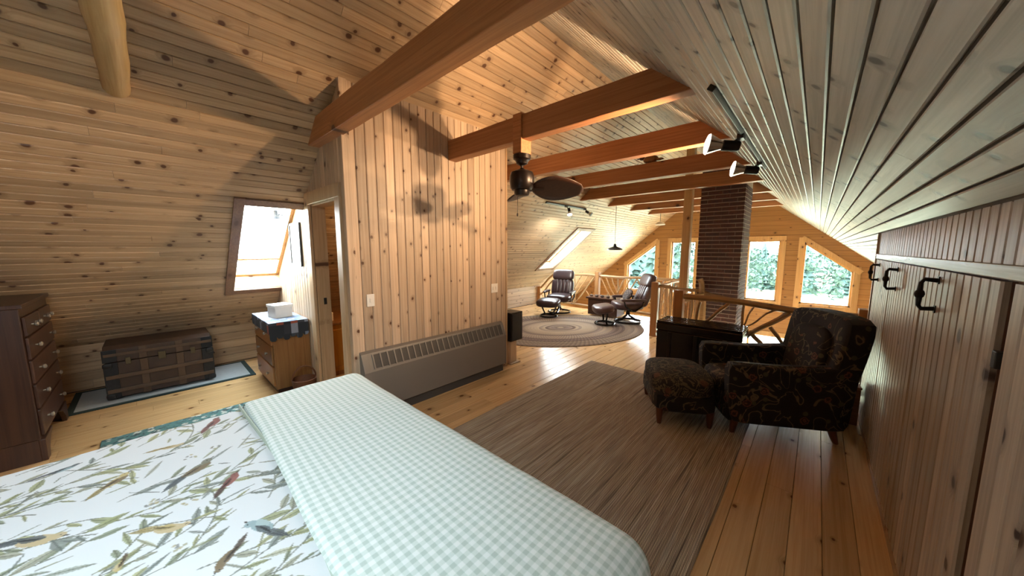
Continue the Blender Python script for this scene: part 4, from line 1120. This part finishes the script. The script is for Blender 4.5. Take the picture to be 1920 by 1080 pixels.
# ------------------------------------------------------------------ armchair and ottoman
def leg(parent, x, y, h, r0=.032, r1=.016, lean=(0, 0), mat='leg'):
    mb = MB(); vs = []; n = 5
    mb.tube([(x + lean[0] * (1 - k / n) ** 1.5, y + lean[1] * (1 - k / n) ** 1.5, h * k / n) for k in range(n + 1)], [r1 + (r0 - r1) * (k / n) ** .7 for k in range(n + 1)], 10)
    return mb.build('leg', M[mat], parent)
ANG = R(30.3)
t = thing('armchair', 'dark floral tapestry armchair turned from the closet doors', 'armchair', (-0.411, 3.333, 0.0), ANG)
cy0, cy1 = -.06, .74     # near and far outer sides (local y)
hb = .12
leg(t, -.01, .0, hb + .04, .036, .018, (-.02, 0)); leg(t, .695, .0, hb + .06, .036, .018, (.05, 0)); leg(t, -.01, .68, hb + .04, .036, .018, (-.02, 0)); leg(t, .695, .68, hb + .06, .036, .018, (.05, 0))
MB().soft((.33, .34, .22), (.42, .37, .11), 16, 10).build('seat_base', M['tapestry'], t)
MB().soft((.22, .34, .375), (.335, .255, .085), 5, 8).build('seat_cushion', M['tapestry'], t)
def arm(y0, y1):
    mb = MB(); c = ((-.10 + .78) / 2, (y0 + y1) / 2, (hb + .64) / 2)
    def fn(v):
        f = (v.z - hb) / (.64 - hb)
        # front edge curves forward at the top, rear follows the raked back
        g = max(0, min(1, (.25 - v.x) / .35)); r_ = max(0, min(1, (v.x - .3) / .48))
        dx = -.0 * g - .045 * g * (1 - f) ** 2 * -1 + .05 * r_ * f
        return Vector((v.x + dx, v.y, v.z - .015 * math.sin(PI * max(0, min(1, (v.x + .1) / .88))) * f + .02 * r_ * f))
    mb.soft(c, ((.78 + .10) / 2, (y1 - y0) / 2, (.64 - hb) / 2), 14, 12, fn=fn)
    return mb.build('arm', M['tapestry'], t)
a_ = arm(cy0, cy0 + .13); arm(cy1 - .13, cy1)
MB().tube([(x, cy0 + .055, .642 - .015 * math.sin(PI * (x + .1) / .88) + .02 * max(0, (x - .3) / .48)) for x in np.linspace(-.06, .62, 10)], .005, 6).build('piping', M['tapestry2'], a_)
def bk(v):
    f = (v.z - .25) / .78; return Vector((v.x + .22 * f - .06 * f * f + .03 * math.sin(PI * max(0, min(1, (v.y - cy0) / (cy1 - cy0)))), v.y, v.z + .02 * math.sin(PI * (v.y - cy0) / (cy1 - cy0)) * f))
MB().soft((.66, .34, .60), (.105, .385, .43), 11, 12, fn=bk).build('backrest', M['tapestry'], t)
MB().soft((.57, .34, .66), (.075, .25, .25), 4, 8, fn=bk).build('back_cushion', M['tapestry'], t)
t = thing('ottoman', 'small floral tapestry ottoman in front of the dark armchair', 'ottoman', (-.956, 3.039, .0135), ANG)
for x, y in ((0, 0), (.42, 0), (0, .62), (.42, .62)): leg(t, x, y, .15, .034, .018)
MB().soft((.21, .31, .215), (.265, .36, .10), 7, 8).build('seat_base', M['tapestry'], t)
MB().soft((.21, .31, .33), (.27, .365, .10), 3.6, 10, fn=lambda v: Vector((v.x, v.y, v.z + (.03 if v.z > .33 else 0) * math.cos((v.y - .31) * 3)))).build('cushion', M['tapestry2'], t)

# black slatted trunk behind the armchair
t = thing('lacquered_chest', 'black lacquered trunk with slatted lid against the log railing', 'trunk', (-1.01, 4.59, 0), 0)
tw, td, th_ = .46, .20, .68
MB().box(-tw, tw, -td, td, .03, .56).build('body', M['blackwood'], t, 0, .01)
mb = MB().box(-tw - .008, tw + .008, -td - .008, td + .008, .565, .655); lid = mb.build('lid', M['blackwood'], t, 0, .012)
for k in range(5):
    y = -td + .03 + k * (2 * td - .06) / 4; MB().box(-tw - .004, tw + .004, y - .024, y + .024, .655, .682).build('slat', M['blackwood'], lid, 0, .006)
for s in (-1, 1):
    MB().tube([(s * (tw + .002), -.07, .42), (s * (tw + .04), -.06, .40), (s * (tw + .04), .06, .40), (s * (tw + .002), .07, .42)], .009).build('handle', M['iron'], t)
for x in (-.3, 0, .3): MB().box(x - .02, x + .02, -td - .012, -td, .05, .55).build('strap', M['iron'], t, 0, .003)
for x in (-tw + .05, tw - .05): MB().box(x - .04, x + .04, -td + .02, td - .02, 0, .03).build('foot', M['blackwood'], t, 0)
# small wooden crate between armchair back and closet
t = thing('wooden_crate', 'small brown wooden box on the floor behind the armchair', 'box', (.30, 4.33, 0), R(8))
MB().box(-.07, .07, -.12, .12, 0.0, .34).build('body', M['beam'], t, 0, .006); MB().box(-.075, .075, -.125, .125, .34, .36).build('lid', M['beam'], t, 0, .004)

# ------------------------------------------------------------------ recliners
def recliner(label, loc, rz, mat, group, rot_seat=0):
    t = thing('recliner', label, 'recliner', (*loc, .012), rz, group)   # faces local -Y
    mb = MB(); ring = [(.27 * math.cos(w), .27 * math.sin(w), .03) for w in np.linspace(0, 2 * PI, 33)]
    mb.tube(ring, .022, 8, False); mb.build('ring_base', M['blackwood'], t)
    MB().tube([(.0, .25, .04), (0, .16, .06), (0, .03, .16), (0, 0, .28)], [.028, .026, .024, .03], 8).tube([(0, -.25, .04), (0, -.14, .06), (0, -.03, .16), (0, 0, .28)], [.028, .026, .024, .03], 8).build('pedestal', M['blackwood'], t)
    MB().soft((0, -.03, .38), (.29, .30, .085), 4, 9, fn=lambda v: v + Vector((0, 0, .02 * math.cos(v.x * 5) * (1 if v.z > .38 else 0)))).build('seat', M[mat], t)
    tilt = Matrix.Translation((0, .22, .40)) @ Matrix.Rotation(R(-20), 4, 'X')
    MB().soft((0, .02, .22), (.285, .085, .24), 4.5, 9, tilt).build('backrest', M[mat], t)
    hd = MB().soft((0, -.01, .54), (.275, .085, .15), 4, 9, tilt).build('headrest', M[mat], t)
    for k in (-.14, -.047, .047, .14): MB().soft((k, -.05, .22), (.045, .035, .21), 4, 5, tilt).build('back_channel', M[mat], t)
    for s in (-1, 1):
        MB().soft((s * .33, .0, .53), (.042, .26, .03), 4, 6).build('armrest', M[mat], t)
        MB().tube([(s * .33, .22, .52), (s * .33, .17, .40), (s * .30, .05, .30), (s * .1, 0, .27)], .018, 8).tube([(s * .33, -.2, .51), (s * .33, -.16, .40), (s * .30, -.02, .30)], .016, 8).build('arm_frame', M['blackwood'], t)
    return t
def footstool(label, loc, rz, mat, group):
    t = thing('footstool', label, 'footstool', (*loc, .012), rz, group)
    mb = MB(); mb.tube([(.20 * math.cos(w), .20 * math.sin(w), .025) for w in np.linspace(0, 2 * PI, 29)], .02, 8, False); mb.build('ring_base', M['blackwood'], t)
    MB().tube([(.18, 0, .03), (.1, 0, .08), (.16, 0, .20), (.18, 0, .27)], .02, 8).tube([(-.18, 0, .03), (-.1, 0, .08), (-.16, 0, .20), (-.18, 0, .27)], .02, 8).build('frame', M['blackwood'], t)
    MB().soft((0, 0, .345), (.27, .20, .085), 4, 9, Matrix.Rotation(R(8), 4, 'X')).build('cushion', M[mat], t)
recliner('dark brown leather recliner facing the bed, farther along the roof slope', (-4.68, 6.86), R(20), 'leather', 'swivel recliners')
footstool('dark leather footstool in front of the recliner facing the bed', (-4.58, 6.28), R(20), 'leather', 'recliner footstools')
recliner('mauve brown leather recliner turned sideways with a patterned cushion', (-2.94, 6.93), R(-48), 'leather_m', 'swivel recliners')
footstool('mauve leather footstool beside the sideways recliner', (-3.22, 6.42), R(-48), 'leather_m', 'recliner footstools')
t = thing('throw_pillow', 'small patterned cushion on the sideways recliner', 'cushion', (-3.0, 6.95, .56), R(-48))
Mx = Matrix.Rotation(R(62), 4, 'X')
MB().soft((0, .06, .0), (.19, .13, .05), 2.6, 9, Mx).build('cushion', M['pillow'], t)
# table with small things between them
t = thing('side_table', 'low brown wooden chest table between the two recliners', 'table', (-3.66, 7.34, 0), R(4))
MB().box(-.36, .36, -.24, .24, .04, .42).build('body', M['walnut'], t, 0, .01); MB().box(-.40, .40, -.28, .28, .42, .46).build('top', M['walnut'], t, 0, .008)
for s in (-1, 1): MB().box(s * .18 - .16, s * .18 + .16, -.252, -.24, .09, .38).build('drawer', M['walnut'], t, 0, .004)
for i, (dx, nm) in enumerate(((-.3, 'end nearest the dark recliner'), (-.16, 'second from the dark recliner'), (-.02, 'middle of the table row'), (.13, 'second from the mauve recliner'), (.28, 'end nearest the mauve recliner'))):
    mb = MB().soft((0, 0, .025), (.04, .035, .027), 2.4, 5)
    o = mb.build('small_stone', M['hide'], None); o.location = (-3.66 + dx, 7.34 - .17, .46)
    tag(o, 'small dark rounded stone on the low table, ' + nm, 'stone', 'stones on the low table')

# ------------------------------------------------------------------ cabinet corner on the left
t = thing('low_dresser', 'golden brown wooden dresser with patchwork runner beside the doorway', 'dresser', (-4.28, .83, 0))
MB().box(-.85, 0, 0, .355, .05, .78).build('body', M['oak'], t, 0, .006); MB().box(-.87, .02, -.02, .355, .78, .80).build('top', M['oak'], t, 0, .004)
MB().box(-.83, -.02, .02, .35, 0, .05).build('plinth', M['walnut'], t, 0)
for k in range(3):
    d = MB().box(-.82, -.03, -.016, 0, .09 + k * .23, .30 + k * .23).build('drawer', M['oak'], t, 0, .004)
    for x in (-.62, -.23): MB().lathe([(.008, 0), (.014, .012), (.016, .022), (.008, .028)], 12, Matrix.Translation((x, -.016, .195 + k * .23)) @ Matrix.Rotation(R(90), 4, 'X')).build('knob', M['knob'], d)
t = thing('patchwork_runner', 'dark blue and red patchwork cloth on the golden dresser', 'cloth', (0, 0, 0))
mb = MB(); mb.box(-5.1, -4.25, .80, 1.17, .802, .808); mb.build('top_panel', M['patch_top_lit'], t, 0)
mb = MB(); n = 6; yy0, yy1 = .80, 1.17; w = (yy1 - yy0) / n
for k in range(n):
    a, b = yy0 + k * w, yy0 + (k + 1) * w; dz = .20 if k % 2 == 0 else .175
    mb.prism([(a, .805), (b, .805), (b, .805 - dz + .02), (b - w * .25, .805 - dz), (a + w * .25, .805 - dz), (a, .805 - dz + .02)], -4.252, -4.246, 0)
mb.build('end_drop', M['patch'], t, 0)
mb = MB(); n = 12; w = .85 / n
for k in range(n):
    a = -5.1 + k * w; mb.prism([(a, .805), (a + w, .805), (a + w, .70), (a + w * .5, .68), (a, .70)], .797, .803, 1)
mb.build('front_drop', M['patch'], t, 0)
t = thing('white_book_stack', 'white lidded box on the patchwork covered dresser', 'box', (-4.62, .99, .808), R(10))
MB().box(-.10, .10, -.09, .09, 0, .13).build('body', M['white_paper'], t, 0, .006); MB().box(-.107, .107, -.097, .097, .115, .15).build('lid', M['white_paper'], t, 0, .005)
t['label'] = 'white lidded box on the patchwork covered dresser'; t.name = 'storage_box'
t = thing('wicker_basket', 'small round handled wicker basket on the floor against the golden dresser', 'basket', (-4.13, 1.06, .0125))
MB().lathe([(.085, 0), (.10, .02), (.115, .08), (.118, .135), (.125, .15), (.112, .152), (.10, .08), (.085, .02)], 24).build('bowl', M['basket'], t)
MB().tube([(0, .118 * math.cos(w), .14 + .15 * math.sin(w)) for w in np.linspace(0, PI, 13)], .008, 8).build('handle', M['basket'], t)
# picture and wall lamp on door wall
t = thing('framed_picture', 'dark framed picture hung on the boards beside the skylight', 'picture', (-4.52, YD - .015, 1.65))
MB().box(-.20, .20, -.022, 0, -.25, -.22).box(-.20, .20, -.022, 0, .22, .25).box(-.20, -.17, -.022, 0, -.22, .22).box(.17, .20, -.022, 0, -.22, .22).build('frame', M['black'], t, 0, .003)
MB().box(-.17, .17, -.012, -.002, -.22, .22).build('print', M['white_paper'], t, 0)
t = thing('wall_spotlight', 'black wall spotlight beside the skylight above the dresser', 'lamp', (-4.66, YD - .014, 1.985))
MB().lathe([(.03, 0), (.03, .015), (.012, .02)], 14, Matrix.Rotation(R(90), 4, 'X')).build('mount', M['black'], t)
MB().tube([(0, -.01, 0), (-.02, -.08, .01), (-.06, -.12, .02)], .008, 8).build('arm', M['black'], t)
MB().lathe([(.022, .055), (.03, .05), (.032, 0), (.045, -.04), (.048, -.05)], 16, Matrix.Translation((-.07, -.13, .01))).build('shade', M['black'], t)

# ------------------------------------------------------------------ old trunk
t = thing('antique_trunk', 'antique black and brown slatted steamer trunk on the pale blue rug', 'trunk', (-5.60, .005, .014))
hx, hy, hz = .255, .415, .58
MB().box(-hx, hx, -hy, hy, .02, .40).build('body', M['hide'], t, 0, .008)
lid = MB().prism([(-hx, .405), (hx, .405), (hx, .54), (hx - .05, .575), (-hx + .05, .575), (-hx, .54)], -hy, hy, 1).build('lid', M['hide'], t, 0, .008)
for y in (-hy, -.14, .14, hy):
    w = .05 if abs(y) > .3 else .03; yc = y * (1 - .04 / abs(y) * (1 if abs(y) > .3 else 0))
    MB().box(hx, hx + .014, yc - w, yc + w, .02, .40).build('band', M['tin' if abs(y) > .3 else 'slat'], t, 0, .003)
    MB().box(hx, hx + .014, yc - w, yc + w, .41, .54).build('band', M['tin' if abs(y) > .3 else 'slat'], lid, 0, .003)
for z in (.10, .25): MB().box(hx, hx + .024, -hy, hy, z - .02, z + .02).build('slat', M['slat'], t, 0, .003)
MB().box(hx, hx + .018, -hy, hy, .47, .50).build('slat', M['slat'], lid, 0, .003)
MB().box(hx + .012, hx + .03, -.03, .03, .37, .45).build('lock', M['brass'], t, 0, .004)
for y in (-.25, .25): MB().box(hx + .012, hx + .026, y - .02, y + .02, .37, .44).build('clasp', M['brass'], t, 0, .003)
for y in (-hy + .02, hy - .02):
    for z in (.045, .375): MB().soft((hx + .004, y, z), (.02, .035, .03), 4, 4).build('corner_cap', M['tin'], t)
MB().tube([(.0 - .07, hy + .002, .30), (-.05, hy + .03, .28), (.05, hy + .03, .28), (.07, hy + .002, .30)], .012).build('handle', M['leather'], t)
for x in (-.2, .2):
    for y in (-.35, .35): MB().lathe([(.02, 0), (.02, .02)], 10, Matrix.Translation((x, y, 0))).build('caster', M['iron'], t)

# ------------------------------------------------------------------ tall chest
t = thing('tall_chest', 'tall dark wooden chest of drawers with pale knobs, cut by the photo edge', 'chest', (-4.21, -.67, 0))
cw, cd, ch = .95, .50, 1.20
MB().box(-cw, 0, -cd, 0, .17, ch - .03).build('body', M['walnut'], t, 0, .006); MB().box(-cw - .01, .015, -cd, .018, ch - .03, ch).build('top', M['walnut'], t, 0, .004)
zz = .19
for k, h in enumerate((.20, .18, .17, .16, .14)):
    for a, b in (((-cw + .03, -.03),) if k < 4 else ((-cw + .03, -cw / 2 - .01), (-cw / 2 + .01, -.03))):
        d = MB().box(a, b, 0, .018, zz, zz + h).build('drawer', M['walnut'], t, 0, .005)
        for x in ((a + .17, b - .17) if k < 4 else ((a + b) / 2 - .07, (a + b) / 2 + .07)):
            MB().lathe([(.007, 0), (.007, .012), (.017, .02), (.018, .03), (.008, .036)], 12, Matrix.Translation((x, .018, zz + h / 2)) @ Matrix.Rotation(R(-90), 4, 'X')).build('knob', M['knob'], d)
    zz += h + .015
def bracket(x0, x1): 
    s = 1 if x1 > x0 else -1
    return [(x0, 0), (x0 + s * .09, 0), (x0 + s * .11, .06), (x0 + s * .2, .13), (x0 + s * .3, .17), (x0, .17)]
for x0, x1 in ((0, -.3), (-cw, -cw + .3)):
    p_ = bracket(x0, x1); MB().prism(p_ if x1 > x0 else p_[::-1], -.01, .02, 1).build('bracket_foot', M['walnut'], t, 0, .004)
    MB().box(min(x0, x0 + .03 * (1 if x1 > x0 else -1)), max(x0, x0 + .03 * (1 if x1 > x0 else -1)), -cd, -.01, 0, .17).build('side_foot', M['walnut'], t, 0)
